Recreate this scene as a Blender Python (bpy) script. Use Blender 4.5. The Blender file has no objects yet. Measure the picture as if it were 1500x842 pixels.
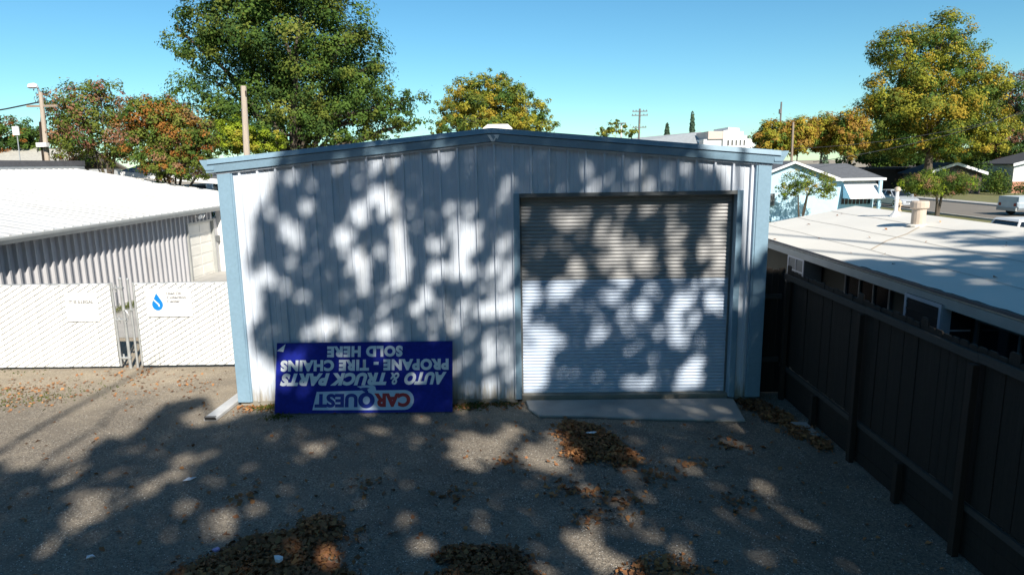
import bpy, bmesh, math, random
import numpy as np
from mathutils import Vector, Matrix
random.seed(7); RNG = np.random.default_rng(7)
SC = bpy.context.scene
COL = SC.collection

# ------------------------------------------------------------------ camera, world, sun, exposure
cam_d = bpy.data.cameras.new('camera'); cam = bpy.data.objects.new('camera', cam_d); COL.objects.link(cam)
cam_d.sensor_width = 36.0; cam_d.lens = 36.0 * 979.7 / 1500.0; cam_d.clip_start = 0.05; cam_d.clip_end = 4000
PI_, YA_, RO_ = math.radians(10.53), math.radians(0.867), math.radians(-0.911)
fw = Vector((-math.sin(YA_) * math.cos(PI_), math.cos(YA_) * math.cos(PI_), -math.sin(PI_)))
rt = Vector((math.cos(YA_), math.sin(YA_), 0)); up = rt.cross(fw)
rt2 = math.cos(RO_) * rt + math.sin(RO_) * up; up2 = math.cos(RO_) * up - math.sin(RO_) * rt
cam.matrix_world = Matrix(((rt2.x, up2.x, -fw.x, 0.46), (rt2.y, up2.y, -fw.y, -11.31), (rt2.z, up2.z, -fw.z, 4.174), (0, 0, 0, 1)))
SC.camera = cam

SUN_AZ, SUN_EL = math.radians(23), math.radians(37)          # azimuth measured from straight behind the view, to the right
SUN = Vector((math.sin(SUN_AZ) * math.cos(SUN_EL), -math.cos(SUN_AZ) * math.cos(SUN_EL), math.sin(SUN_EL)))
EU = Vector((math.cos(SUN_AZ), math.sin(SUN_AZ), 0)); EV = SUN.cross(EU)
if EV.z < 0: EV = -EV
wd = bpy.data.worlds.new('World'); SC.world = wd; wd.use_nodes = True
nt = wd.node_tree; nt.nodes.clear()
sky = nt.nodes.new('ShaderNodeTexSky'); sky.sky_type = 'NISHITA'; sky.sun_disc = False
sky.sun_elevation = SUN_EL; sky.sun_rotation = math.radians(157); sky.altitude = 0
sky.air_density = 1.0; sky.dust_density = 0.0; sky.ozone_density = 1.6
hs = nt.nodes.new('ShaderNodeHueSaturation'); hs.inputs['Hue'].default_value = 0.5; hs.inputs['Saturation'].default_value = 1.1; hs.inputs['Value'].default_value = 1.0
bg = nt.nodes.new('ShaderNodeBackground'); bg.inputs['Strength'].default_value = 0.08
wo = nt.nodes.new('ShaderNodeOutputWorld')
tint = nt.nodes.new('ShaderNodeMix'); tint.data_type = 'RGBA'; tint.blend_type = 'MULTIPLY'; tint.inputs[0].default_value = 1.0; tint.inputs[7].default_value = (.665, .975, 1.05, 1)
nt.links.new(sky.outputs[0], tint.inputs[6]); nt.links.new(tint.outputs[2], hs.inputs['Color']); nt.links.new(hs.outputs[0], bg.inputs['Color']); nt.links.new(bg.outputs[0], wo.inputs['Surface'])
sun_d = bpy.data.lights.new('sun', 'SUN'); sun_d.energy = 5.0; sun_d.angle = math.radians(0.53); sun_d.color = (1.0, 0.93, 0.82)
sun_o = bpy.data.objects.new('sun', sun_d); COL.objects.link(sun_o); sun_o.location = (20, -40, 40)
sun_o.rotation_euler = SUN.to_track_quat('Z', 'Y').to_euler()
SC.view_settings.view_transform = 'Standard'; SC.view_settings.look = 'None'
SC.view_settings.exposure = 0.62; SC.view_settings.gamma = 1.0; SC.view_settings.use_curve_mapping = False
SC.render.engine = 'CYCLES'
SC.cycles.max_bounces = 6; SC.cycles.transparent_max_bounces = 8

# ------------------------------------------------------------------ helpers
class MB:
    def __init__(s): s.v = []; s.f = []; s.m = []
    def face(s, pts, mi=0):
        n = len(s.v); s.v += [tuple(p) for p in pts]; s.f.append(tuple(range(n, n + len(pts)))); s.m.append(mi)
    def box(s, a, b, mi=0):
        x0, y0, z0 = a; x1, y1, z1 = b; n = len(s.v)
        s.v += [(x0,y0,z0),(x1,y0,z0),(x1,y1,z0),(x0,y1,z0),(x0,y0,z1),(x1,y0,z1),(x1,y1,z1),(x0,y1,z1)]
        for f in ((0,3,2,1),(4,5,6,7),(0,1,5,4),(1,2,6,5),(2,3,7,6),(3,0,4,7)): s.f.append(tuple(n+i for i in f)); s.m.append(mi)
    def hexa(s, p, mi=0):                     # eight corners, bottom ring then top ring
        n = len(s.v); s.v += [tuple(q) for q in p]
        for f in ((0,3,2,1),(4,5,6,7),(0,1,5,4),(1,2,6,5),(2,3,7,6),(3,0,4,7)): s.f.append(tuple(n+i for i in f)); s.m.append(mi)
    def prism(s, poly, vec, mi=0):            # polygon swept along vec
        n = len(s.v); k = len(poly); v = Vector(vec)
        s.v += [tuple(p) for p in poly] + [tuple(Vector(p) + v) for p in poly]
        s.f.append(tuple(range(n + k - 1, n - 1, -1))); s.m.append(mi)
        s.f.append(tuple(range(n + k, n + 2 * k))); s.m.append(mi)
        for i in range(k):
            j = (i + 1) % k; s.f.append((n+i, n+j, n+k+j, n+k+i)); s.m.append(mi)
    def strip(s, rows, mi=0):                 # open loft through rows of equal length
        n = len(s.v); k = len(rows[0])
        for r in rows: s.v += [tuple(p) for p in r]
        for a in range(len(rows) - 1):
            for i in range(k - 1):
                q = n + a * k + i; s.f.append((q, q + 1, q + k + 1, q + k)); s.m.append(mi)
    def loft(s, rings, mi=0, caps=True):
        n = len(s.v); k = len(rings[0])
        for r in rings: s.v += [tuple(p) for p in r]
        for a in range(len(rings) - 1):
            for i in range(k):
                j = (i + 1) % k; s.f.append((n+a*k+i, n+a*k+j, n+(a+1)*k+j, n+(a+1)*k+i)); s.m.append(mi)
        if caps:
            s.f.append(tuple(n + i for i in range(k - 1, -1, -1))); s.m.append(mi)
            q = n + (len(rings) - 1) * k; s.f.append(tuple(q + i for i in range(k))); s.m.append(mi)
    def tube(s, path, rad, k=8, mi=0, caps=True):
        path = [Vector(p) for p in path]
        if not hasattr(rad, '__len__'): rad = [rad] * len(path)
        rings = []
        for i, p in enumerate(path):
            d = (path[min(i+1, len(path)-1)] - path[max(i-1, 0)]).normalized()
            a = d.cross(Vector((0, 0, 1)) if abs(d.z) < .9 else Vector((0, 1, 0))).normalized(); b = d.cross(a)
            rings.append([p + rad[i] * (math.cos(2*math.pi*j/k) * a + math.sin(2*math.pi*j/k) * b) for j in range(k)])
        s.loft(rings, mi, caps)
    def lathe(s, c, prof, k=14, mi=0):        # profile of (radius, z)
        s.loft([[(c[0]+r*math.cos(2*math.pi*j/k), c[1]+r*math.sin(2*math.pi*j/k), c[2]+z) for j in range(k)] for r, z in prof], mi)
    def build(s, name, mats, parent=None, smooth=False, bevel=0):
        root = parent
        while root is not None and root.parent is not None: root = root.parent
        off = Vector(root.location) if root is not None else Vector((0, 0, 0))
        me = bpy.data.meshes.new(name)
        me.from_pydata([(x-off.x, y-off.y, z-off.z) for x, y, z in s.v], [], s.f)
        mats = mats if isinstance(mats, (list, tuple)) else [mats]
        for m in mats: me.materials.append(m)
        if len(mats) > 1: me.polygons.foreach_set('material_index', s.m)
        if bevel or True:
            bm = bmesh.new(); bm.from_mesh(me); bmesh.ops.recalc_face_normals(bm, faces=bm.faces)
            if bevel: bmesh.ops.bevel(bm, geom=list(bm.edges), offset=bevel, segments=1, affect='EDGES', clamp_overlap=True)
            bm.to_mesh(me); bm.free()
        if smooth: me.polygons.foreach_set('use_smooth', [True] * len(me.polygons))
        o = bpy.data.objects.new(name, me); COL.objects.link(o)
        if parent is not None: o.parent = parent
        return o

def tag(o, label=None, cat=None, group=None, kind=None):
    if label: o['label'] = label
    if cat: o['category'] = cat
    if group: o['group'] = group
    if kind: o['kind'] = kind
    return o
def thing(name, label, cat, loc=(0, 0, 0), group=None):
    o = bpy.data.objects.new(name, None); COL.objects.link(o); o.location = loc; o.empty_display_size = .2
    return tag(o, label, cat, group)
def copy_tree(o, parent=None):
    c = o.copy(); COL.objects.link(c)
    if parent is not None: c.parent = parent
    for ch in list(o.children): copy_tree(ch, c)
    return c
def inst(o, parent, loc):
    c = o.copy(); COL.objects.link(c); c.parent = parent; c.location = loc; return c

# ------------------------------------------------------------------ materials
def mat(name, col, rough=.6, metal=0., var=.12, scale=2., fine=0., fscale=60., bump=0., bscale=60., stretch=(1, 1, 1), splash=None, col2=None, c2amt=.5, c2scale=1.2, spec=.4):
    m = bpy.data.materials.new(name); m.use_nodes = True; t = m.node_tree; N = t.nodes; L = t.links
    p = N['Principled BSDF']; p.inputs['Roughness'].default_value = rough; p.inputs['Metallic'].default_value = metal
    p.inputs['Specular IOR Level'].default_value = spec
    g = N.new('ShaderNodeNewGeometry'); mp = N.new('ShaderNodeMapping'); mp.inputs['Scale'].default_value = stretch
    L.new(g.outputs['Position'], mp.inputs['Vector'])
    def noise(sc, det=4, src=mp):
        n = N.new('ShaderNodeTexNoise'); n.inputs['Scale'].default_value = sc; n.inputs['Detail'].default_value = det
        L.new(src.outputs[0], n.inputs['Vector']); return n
    def mixc(a, b, f):
        x = N.new('ShaderNodeMix'); x.data_type = 'RGBA'
        for so, sk in ((f, 0), (a, 6), (b, 7)):
            if hasattr(so, 'links'): L.new(so, x.inputs[sk])
            elif sk == 0: x.inputs[0].default_value = so
            else: x.inputs[sk].default_value = (*so[:3], 1)
        return x.outputs[2]
    def ramp(src, a, b):
        r = N.new('ShaderNodeMapRange'); r.inputs['From Min'].default_value = a; r.inputs['From Max'].default_value = b
        L.new(src, r.inputs['Value']); return r.outputs[0]
    lo = [c * (1 - var) for c in col]; hi = [min(1, c * (1 + var)) for c in col]
    c = mixc(lo, hi, ramp(noise(scale).outputs['Fac'], .3, .7))
    if col2: 
        a, b = (c2amt if isinstance(c2amt, tuple) else (.65 - c2amt * .3, .85 - c2amt * .3))
        c = mixc(c, col2, ramp(noise(c2scale, 6).outputs['Fac'], a, b))
    if fine:
        w = noise(fscale, 2, mp)
        c = mixc(c, mixc([q * (1 - fine) for q in col], [min(1, q * (1 + fine)) for q in col], ramp(w.outputs['Fac'], .3, .7)), .5)
    if splash:                                     # mud splashed up from the ground
        sz = N.new('ShaderNodeSeparateXYZ'); L.new(g.outputs['Position'], sz.inputs[0])
        ad = N.new('ShaderNodeMath'); ad.operation = 'MULTIPLY_ADD'; ad.inputs[1].default_value = .7; L.new(noise(7, 5).outputs['Fac'], ad.inputs[0]); L.new(sz.outputs['Z'], ad.inputs[2])
        c = mixc(splash, c, ramp(ad.outputs[0], .36, .72))
    L.new(c, p.inputs['Base Color'])
    if bump:
        b = N.new('ShaderNodeBump'); b.inputs['Strength'].default_value = bump; b.inputs['Distance'].default_value = .01
        L.new(noise(bscale, 4).outputs['Fac'], b.inputs['Height']); L.new(b.outputs[0], p.inputs['Normal'])
    return m

def leaf_mat(name, cols, trans=.3, rough=.8):
    m = bpy.data.materials.new(name); m.use_nodes = True; t = m.node_tree; N = t.nodes; L = t.links
    N.remove(N['Principled BSDF']); out = N['Material Output']
    g = N.new('ShaderNodeNewGeometry'); r = N.new('ShaderNodeValToRGB')
    while len(r.color_ramp.elements) < len(cols): r.color_ramp.elements.new(.5)
    for i, c in enumerate(cols):
        e = r.color_ramp.elements[i]; e.position = i / max(1, len(cols) - 1); e.color = (*c, 1)
    n = N.new('ShaderNodeTexNoise'); n.inputs['Scale'].default_value = .55; n.inputs['Detail'].default_value = 2; L.new(g.outputs['Position'], n.inputs['Vector'])
    a = N.new('ShaderNodeMath'); a.operation = 'MULTIPLY_ADD'; a.inputs[1].default_value = .26; L.new(g.outputs['Random Per Island'], a.inputs[0])
    b = N.new('ShaderNodeMapRange'); b.inputs['From Min'].default_value = .3; b.inputs['From Max'].default_value = .7; b.inputs['To Max'].default_value = .74; L.new(n.outputs['Fac'], b.inputs['Value'])
    L.new(b.outputs[0], a.inputs[2]); L.new(a.outputs[0], r.inputs['Fac'])
    d = N.new('ShaderNodeBsdfPrincipled'); d.inputs['Roughness'].default_value = rough; d.inputs['Specular IOR Level'].default_value = .08; L.new(r.outputs[0], d.inputs['Base Color'])
    if trans:
        tr = N.new('ShaderNodeBsdfTranslucent'); L.new(r.outputs[0], tr.inputs['Color'])
        mx = N.new('ShaderNodeMixShader'); mx.inputs[0].default_value = trans
        L.new(d.outputs[0], mx.inputs[1]); L.new(tr.outputs[0], mx.inputs[2]); L.new(mx.outputs[0], out.inputs['Surface'])
    else: L.new(d.outputs[0], out.inputs['Surface'])
    return m

M = {}
M['wall'] = mat('white_painted_metal', (.60, .655, .74), .42, var=.05, scale=1.5, stretch=(3, 3, .4), col2=(.49, .51, .54), c2amt=.3, c2scale=1.1, splash=(.33, .30, .25))
M['wall_base'] = mat('grimy_white_metal', (.55, .53, .48), .5, var=.15, scale=3)
M['trim'] = mat('pale_blue_trim', (.225, .35, .455), .4, var=.07, scale=2, fine=.1, fscale=25)
M['roofmetal'] = mat('white_roof_metal', (.60, .60, .585), .45, var=.07, scale=.7, col2=(.47, .46, .43), c2amt=.3, c2scale=.5)
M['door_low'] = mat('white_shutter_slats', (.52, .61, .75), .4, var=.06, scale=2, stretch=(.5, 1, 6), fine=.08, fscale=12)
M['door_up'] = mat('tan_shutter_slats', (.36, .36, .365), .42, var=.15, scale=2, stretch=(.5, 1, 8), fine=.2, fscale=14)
M['concrete'] = mat('concrete', (.38, .37, .35), .85, var=.14, scale=2.5, fine=.18, fscale=70, bump=.4, col2=(.24, .235, .22), c2amt=.5, c2scale=1.6)
M['concrete_d'] = mat('stained_concrete', (.27, .25, .21), .9, var=.2, scale=5, fine=.2, fscale=80, bump=.4)
M['sign_blue'] = mat('blue_sign_paint', (.008, .018, .27), .5, var=.22, scale=4, fine=.25, fscale=18, spec=.2)
M['sign_white'] = mat('white_lettering', (.72, .76, .80), .35, var=.04)
M['sign_pale'] = mat('pale_blue_lettering', (.50, .60, .74), .35, var=.05)
M['sign_red'] = mat('red_lettering', (.42, .025, .03), .35, var=.06)
M['sign_navy'] = mat('navy_lettering', (.012, .03, .26), .35, var=.05)
M['slat'] = mat('white_fence_slat', (.80, .81, .80), .5, var=.04, scale=8)
M['galv'] = mat('galvanised_steel', (.50, .52, .53), .42, metal=.5, var=.12, scale=9)
M['wire'] = mat('fence_wire', (.20, .20, .21), .6, metal=0., var=.1)
M['plate'] = mat('white_plate', (.82, .83, .82), .4, var=.02)
M['grey_print'] = mat('faded_grey_print', (.13, .13, .14), .6, var=.15)
M['blue_print'] = mat('blue_print', (.005, .20, .62), .45, var=.06)
M['greywall'] = mat('grey_metal_siding', (.42, .42, .44), .45, var=.07, scale=1.2, stretch=(2, 2, .5), col2=(.32, .31, .31), c2amt=.15)
M['gutter'] = mat('grey_gutter', (.33, .34, .33), .5, var=.1)
M['darkcap'] = mat('dark_grey_flashing', (.10, .10, .11), .6, var=.15)
M['midcap'] = mat('pale_grey_flashing', (.34, .36, .38), .55, var=.12)
M['offwhite'] = mat('off_white_paint', (.72, .70, .65), .6, var=.05, scale=2)
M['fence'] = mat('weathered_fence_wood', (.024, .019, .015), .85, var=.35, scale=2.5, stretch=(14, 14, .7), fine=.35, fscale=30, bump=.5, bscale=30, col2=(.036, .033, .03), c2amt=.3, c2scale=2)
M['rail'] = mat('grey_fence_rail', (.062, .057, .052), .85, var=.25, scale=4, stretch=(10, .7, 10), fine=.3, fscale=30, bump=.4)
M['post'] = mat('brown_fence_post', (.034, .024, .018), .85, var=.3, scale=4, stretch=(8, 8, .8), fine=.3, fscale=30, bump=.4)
M['stucco'] = mat('dark_olive_stucco', (.075, .07, .054), .9, var=.15, scale=1.5, fine=.15, fscale=90, bump=.5, bscale=90)
M['rollroof'] = mat('white_rolled_roofing', (.70, .68, .63), .85, var=.06, scale=.9, fine=.06, fscale=90, col2=(.58, .56, .51), c2amt=.25, c2scale=.6)
M['seam'] = mat('roof_seam_tar', (.46, .44, .40), .8, var=.25, scale=8)
M['fascia'] = mat('grey_fascia_board', (.34, .35, .34), .6, var=.12, scale=2)
M['frame'] = mat('pale_window_frame', (.46, .47, .52), .5, var=.06)
M['glass'] = mat('dark_glass', (.012, .014, .018), .08, var=.1, spec=.6)
M['acgrey'] = mat('grey_metal_cabinet', (.13, .14, .145), .5, var=.1)
M['black'] = mat('black_rubber', (.015, .015, .016), .8, var=.2)
M['beige'] = mat('beige_flue', (.55, .46, .38), .7, var=.1, scale=6)
M['bluehouse'] = mat('light_blue_siding', (.47, .70, .84), .7, var=.04, scale=3)
M['downspout'] = mat('dusty_white_metal', (.50, .51, .52), .5, var=.12, scale=5)
M['whitetrim'] = mat('white_trim_paint', (.80, .80, .80), .5, var=.03)
M['shingle'] = mat('grey_roof_shingles', (.115, .12, .13), .9, var=.2, scale=3, fine=.3, fscale=14)
M['beigeshingle'] = mat('beige_roof_shingles', (.42, .40, .35), .9, var=.15, scale=3, fine=.25, fscale=7, stretch=(1, 1, 3))
M['darkhouse'] = mat('dark_house_wall', (.07, .06, .055), .85, var=.15)
M['darkroof'] = mat('dark_shingle_roof', (.05, .05, .055), .9, var=.2, fine=.25, fscale=12)
M['whitewall'] = mat('white_stucco_wall', (.74, .73, .71), .8, var=.04)
M['pinkwall'] = mat('pale_pink_wall', (.62, .50, .44), .8, var=.05)
M['brickred'] = mat('red_brick_base', (.42, .20, .13), .85, var=.15, scale=6)
M['greyroof'] = mat('grey_far_roof', (.33, .35, .36), .8, var=.1)
M['darkfence'] = mat('dark_purple_fence', (.030, .024, .030), .8, var=.2)
M['pole'] = mat('weathered_wood_pole', (.30, .235, .18), .85, var=.25, scale=3, stretch=(10, 10, .6), fine=.3, fscale=30, bump=.4)
M['palepole'] = mat('pale_wood_pole', (.44, .37, .30), .85, var=.18, scale=3, stretch=(10, 10, .6), fine=.25, fscale=30, bump=.4)
M['greypole'] = mat('grey_far_pole', (.17, .16, .16), .8, var=.2)
M['cable'] = mat('black_cable', (.03, .03, .035), .7)
M['bark'] = mat('grey_brown_bark', (.105, .085, .065), .9, var=.3, scale=3, stretch=(4, 4, 1), fine=.3, fscale=25, bump=.6, bscale=20)
M['silver'] = mat('silver_car_paint', (.52, .55, .58), .25, metal=.3, var=.04)
M['whitecar'] = mat('white_car_paint', (.78, .78, .78), .25, var=.02)
M['redcar'] = mat('pinkish_car_paint', (.50, .30, .29), .3, var=.04)
M['bluecar'] = mat('grey_blue_truck_paint', (.42, .48, .53), .3, metal=.15, var=.05)
M['lamp'] = mat('clear_headlamp', (.75, .76, .78), .15, var=.02)
M['rim'] = mat('alloy_rim', (.45, .46, .47), .3, metal=.8, var=.05)
M['yellowhyd'] = mat('cream_hydrant_paint', (.66, .48, .34), .5, var=.08)
M['paper'] = mat('white_paper', (.70, .72, .78), .7, var=.06, scale=20)
M['pink'] = mat('lilac_plastic', (.45, .34, .62), .5, var=.1, scale=20)
M['litter'] = leaf_mat('dry_leaf', [(.10, .050, .030), (.20, .098, .054), (.30, .14, .065), (.42, .20, .085)], 0, .75)
M['litter_o'] = leaf_mat('orange_leaf', [(.16, .085, .04), (.28, .14, .06), (.42, .21, .09), (.50, .28, .13)], 0, .75)
M['grassleaf'] = leaf_mat('grass_blade', [(.05, .075, .015), (.09, .12, .025), (.16, .16, .05)], .2)
M['pebble'] = leaf_mat('gravel_chip', [(.12, .12, .12), (.24, .23, .21), (.36, .34, .31), (.62, .60, .56)], 0, .85)

def ground_mat():
    m = bpy.data.materials.new('gravel_and_dirt'); m.use_nodes = True; t = m.node_tree; N = t.nodes; L = t.links
    p = N['Principled BSDF']; p.inputs['Roughness'].default_value = .95; p.inputs['Specular IOR Level'].default_value = .2
    g = N.new('ShaderNodeNewGeometry')
    def noise(sc, det=4):
        n = N.new('ShaderNodeTexNoise'); n.inputs['Scale'].default_value = sc; n.inputs['Detail'].default_value = det
        L.new(g.outputs['Position'], n.inputs['Vector']); return n.outputs['Fac']
    def ramp(src, a, b, c=0, d=1):
        r = N.new('ShaderNodeMapRange'); r.inputs['From Min'].default_value = a; r.inputs['From Max'].default_value = b
        r.inputs['To Min'].default_value = c; r.inputs['To Max'].default_value = d; L.new(src, r.inputs['Value']); return r.outputs[0]
    def mixc(a, b, f):
        x = N.new('ShaderNodeMix'); x.data_type = 'RGBA'
        for so, sk in ((f, 0), (a, 6), (b, 7)):
            if hasattr(so, 'links'): L.new(so, x.inputs[sk])
            else: x.inputs[sk].default_value = (*so, 1)
        return x.outputs[2]
    def mul(a, b):
        x = N.new('ShaderNodeMath'); x.operation = 'MULTIPLY'; L.new(a, x.inputs[0]); L.new(b, x.inputs[1]); return x.outputs[0]
    sep = N.new('ShaderNodeSeparateXYZ'); L.new(g.outputs['Position'], sep.inputs[0])
    gravel = mixc((.120, .107, .093), (.25, .212, .168), mul(ramp(noise(.45, 6), .3, .68), ramp(noise(1.9, 5), .2, .6)))
    dirt = mixc((.50, .42, .31), (.38, .32, .235), ramp(noise(1.7, 5), .35, .7))
    # more bare dirt toward the gate on the left and along the wall
    ax = N.new('ShaderNodeMath'); ax.operation = 'MULTIPLY_ADD'; ax.inputs[1].default_value = .16; L.new(noise(.5, 5), ax.inputs[2]); L.new(sep.outputs['Y'], ax.inputs[0])
    c = mixc(gravel, dirt, ramp(ax.outputs[0], .35, .75, 0, .75))
    moss = mul(ramp(noise(.8, 5), .6, .72), ramp(noise(9, 4), .4, .7))
    c = mixc(c, (.12, .12, .05), mul(moss, ramp(sep.outputs['Y'], -2.5, .5, 0, .6)))
    v = N.new('ShaderNodeTexVoronoi'); v.inputs['Scale'].default_value = 58; L.new(g.outputs['Position'], v.inputs['Vector'])
    sepc = N.new('ShaderNodeSeparateColor'); L.new(v.outputs['Color'], sepc.inputs[0])
    peb = mixc((.075, .066, .056), (.42, .365, .29), sepc.outputs[0])
    c = mixc(c, peb, ramp(noise(2.2, 3), .35, .65, .25, .62))
    chip = mul(ramp(sepc.outputs[1], .945, .955), ramp(v.outputs['Distance'], .45, .3))
    c = mixc(c, (.65, .63, .58), chip)
    L.new(c, p.inputs['Base Color'])
    b = N.new('ShaderNodeBump'); b.inputs['Strength'].default_value = .7; b.inputs['Distance'].default_value = .012
    b2 = N.new('ShaderNodeBump'); b2.inputs['Strength'].default_value = .5; b2.inputs['Distance'].default_value = .06
    L.new(v.outputs['Distance'], b.inputs['Height']); L.new(noise(3, 6), b2.inputs['Height']); L.new(b2.outputs[0], b.inputs['Normal']); L.new(b.outputs[0], p.inputs['Normal'])
    return m
M['ground'] = ground_mat()
M['road'] = mat('worn_asphalt', (.19, .17, .145), .9, var=.12, scale=.5, fine=.15, fscale=30)
M['grass'] = mat('dry_lawn', (.15, .15, .06), .95, var=.3, scale=.8, fine=.3, fscale=15, col2=(.24, .20, .11), c2amt=.5)

# ------------------------------------------------------------------ ground, roads, paths
def sheet(name, pts, z, m, kind='structure', thick=0):
    b = MB()
    if thick: b.prism([(x, y, z - thick) for x, y in pts], (0, 0, thick))
    else: b.face([(x, y, z) for x, y in pts])
    return tag(b.build(name, m), kind=kind)
tag(sheet('ground', [(-1500, -1500), (1500, -1500), (1500, 1500), (-1500, 1500)], 0, M['ground']))
sheet('lawn', [(9, 6), (31.0, 6), (31.0, 150), (9, 150)], .004, M['grass'])
sheet('far_lawn', [(41.6, -40), (140, -40), (140, 150), (41.6, 150)], .004, M['grass'])
sheet('driveway', [(14.5, 8), (31.0, 8), (31.0, 17), (14.5, 17)], .008, M['concrete'])
sheet('road', [(31.25, -60), (40, -60), (40, 300), (31.25, 300)], .004, M['road'])
for x in (31.12, 40.12):
    b = MB(); b.box((x - .12, -60, 0), (x + .12, 300, .13)); tag(b.build('kerb', M['concrete']), kind='structure')
sheet('pavement', [(40.24, -60), (41.6, -60), (41.6, 300), (40.24, 300)], .12, M['concrete'], thick=.12)
sheet('workshop_yard', [(-12.1, 4.9), (-4.75, 4.9), (-4.75, 15.7), (-12.1, 15.7)], .006, M['concrete'])

# ------------------------------------------------------------------ lettering
def lettering(text, name, m, parent, O, ex, ey, box, bold=.0, shear=0., lift=.004, space=1.0, label=None, depth=.0012):
    cu = bpy.data.curves.new('letters', 'FONT'); cu.body = text; cu.size = 1; cu.offset = bold; cu.shear = shear; cu.space_character = space
    cu.resolution_u = 4
    to = bpy.data.objects.new('letters', cu); COL.objects.link(to)
    bpy.context.view_layer.update()
    me = bpy.data.meshes.new_from_object(to.evaluated_get(bpy.context.evaluated_depsgraph_get()))
    bpy.data.objects.remove(to)
    co = np.empty(len(me.vertices) * 3, np.float32); me.vertices.foreach_get('co', co); co = co.reshape(-1, 3)
    mn, mx = co.min(0), co.max(0); x0, x1, y0, y1 = box
    a = x0 + (co[:, 0] - mn[0]) / (mx[0] - mn[0]) * (x1 - x0); b = y0 + (co[:, 1] - mn[1]) / (mx[1] - mn[1]) * (y1 - y0)
    O = np.array(O); ex = np.array(ex); ey = np.array(ey); n = np.cross(ex, ey); n = n / np.linalg.norm(n)
    P = O + a[:, None] * ex + b[:, None] * ey + n * lift
    root = parent
    while root.parent is not None: root = root.parent
    P = P - np.array(root.location)
    me.vertices.foreach_set('co', P.astype(np.float32).ravel()); me.update()
    me.materials.clear(); me.materials.append(m)
    o = bpy.data.objects.new(name, me); COL.objects.link(o); o.parent = parent
    if label: o['label'] = label
    return o
def flat_shape(pts, name, m, parent, O, ex, ey, lift, label=None, t=.002):
    O, ex, ey = Vector(O), Vector(ex), Vector(ey); n = ex.cross(ey).normalized()
    b = MB(); b.prism([O + ex * x + ey * y + n * (lift - t) for x, y in pts], n * t)
    o = b.build(name, m, parent)
    if label: o['label'] = label
    return o

# ------------------------------------------------------------------ the steel garage in the middle
G = thing('steel_garage', 'white ribbed steel garage with pale blue trim and wide roll-up door', 'garage', (0, 6, 0))
HW = 4.572; PITCH = .3048; DX0, DX1, DZ = .39, 4.12, 3.64
def wall_top(x): return 4.125 + (HW - abs(x)) * .0845
PROF = [(0, 0), (.012, -.046), (.042, -.046), (.054, 0), (.125, 0), (.131, -.006), (.143, -.006), (.149, 0), (.205, 0), (.211, -.006), (.223, -.006), (.229, 0), (.3048, 0)]
def prof_between(x0, xa, xb):
    xs = [x0 + p[0] for p in PROF]; ys = [p[1] for p in PROF]
    keep = [xa] + [x for x in xs if xa + 1e-4 < x < xb - 1e-4] + [xb]
    return [(x, float(np.interp(x, xs, ys))) for x in keep]
for k in range(-15, 15):
    x0 = k * PITCH; b = MB()
    segs = []
    for xa, xb in ((x0, min(x0 + PITCH, DX0)), (max(x0, DX0), min(x0 + PITCH, DX1)), (max(x0, DX1), x0 + PITCH)):
        if xb - xa > .004: segs.append((xa, xb, DZ if (xa >= DX0 - .001 and xb <= DX1 + .001) else .07))
    for xa, xb, zb in segs:
        pr = prof_between(x0, xa, xb)
        b.strip([[(x, y, zb) for x, y in pr], [(x, y, wall_top(x)) for x, y in pr]])
    b.build('wall_panel', M['wall'], G)
for sx in (-1, 1):
    b = MB(); ys = [.05 + i * PITCH for i in range(40)]; row = []
    for y in ys: row += [(sx * HW, y), (sx * (HW + .034), y + .012), (sx * (HW + .034), y + .04), (sx * HW, y + .052)]
    row.append((sx * HW, 12.2)); b.strip([[(x, y, .07) for x, y in row], [(x, y, 4.12) for x, y in row]]); b.build('side_wall', M['wall'], G)
b = MB(); b.prism([(-HW, 12.2, .07), (HW, 12.2, .07), (HW, 12.2, 4.12), (0, 12.2, 4.5), (-HW, 12.2, 4.12)], (0, .05, 0)); b.build('back_wall', M['wall'], G)
b = MB(); b.box((-HW, -.012, 0), (.36, .1, .075)); b.build('base_sill', M['concrete_d'], G); b = MB(); b.box((4.14, -.012, 0), (HW, .1, .075)); b.build('base_sill', M['concrete_d'], G)
RS = .0925                                                     # roof slope
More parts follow.
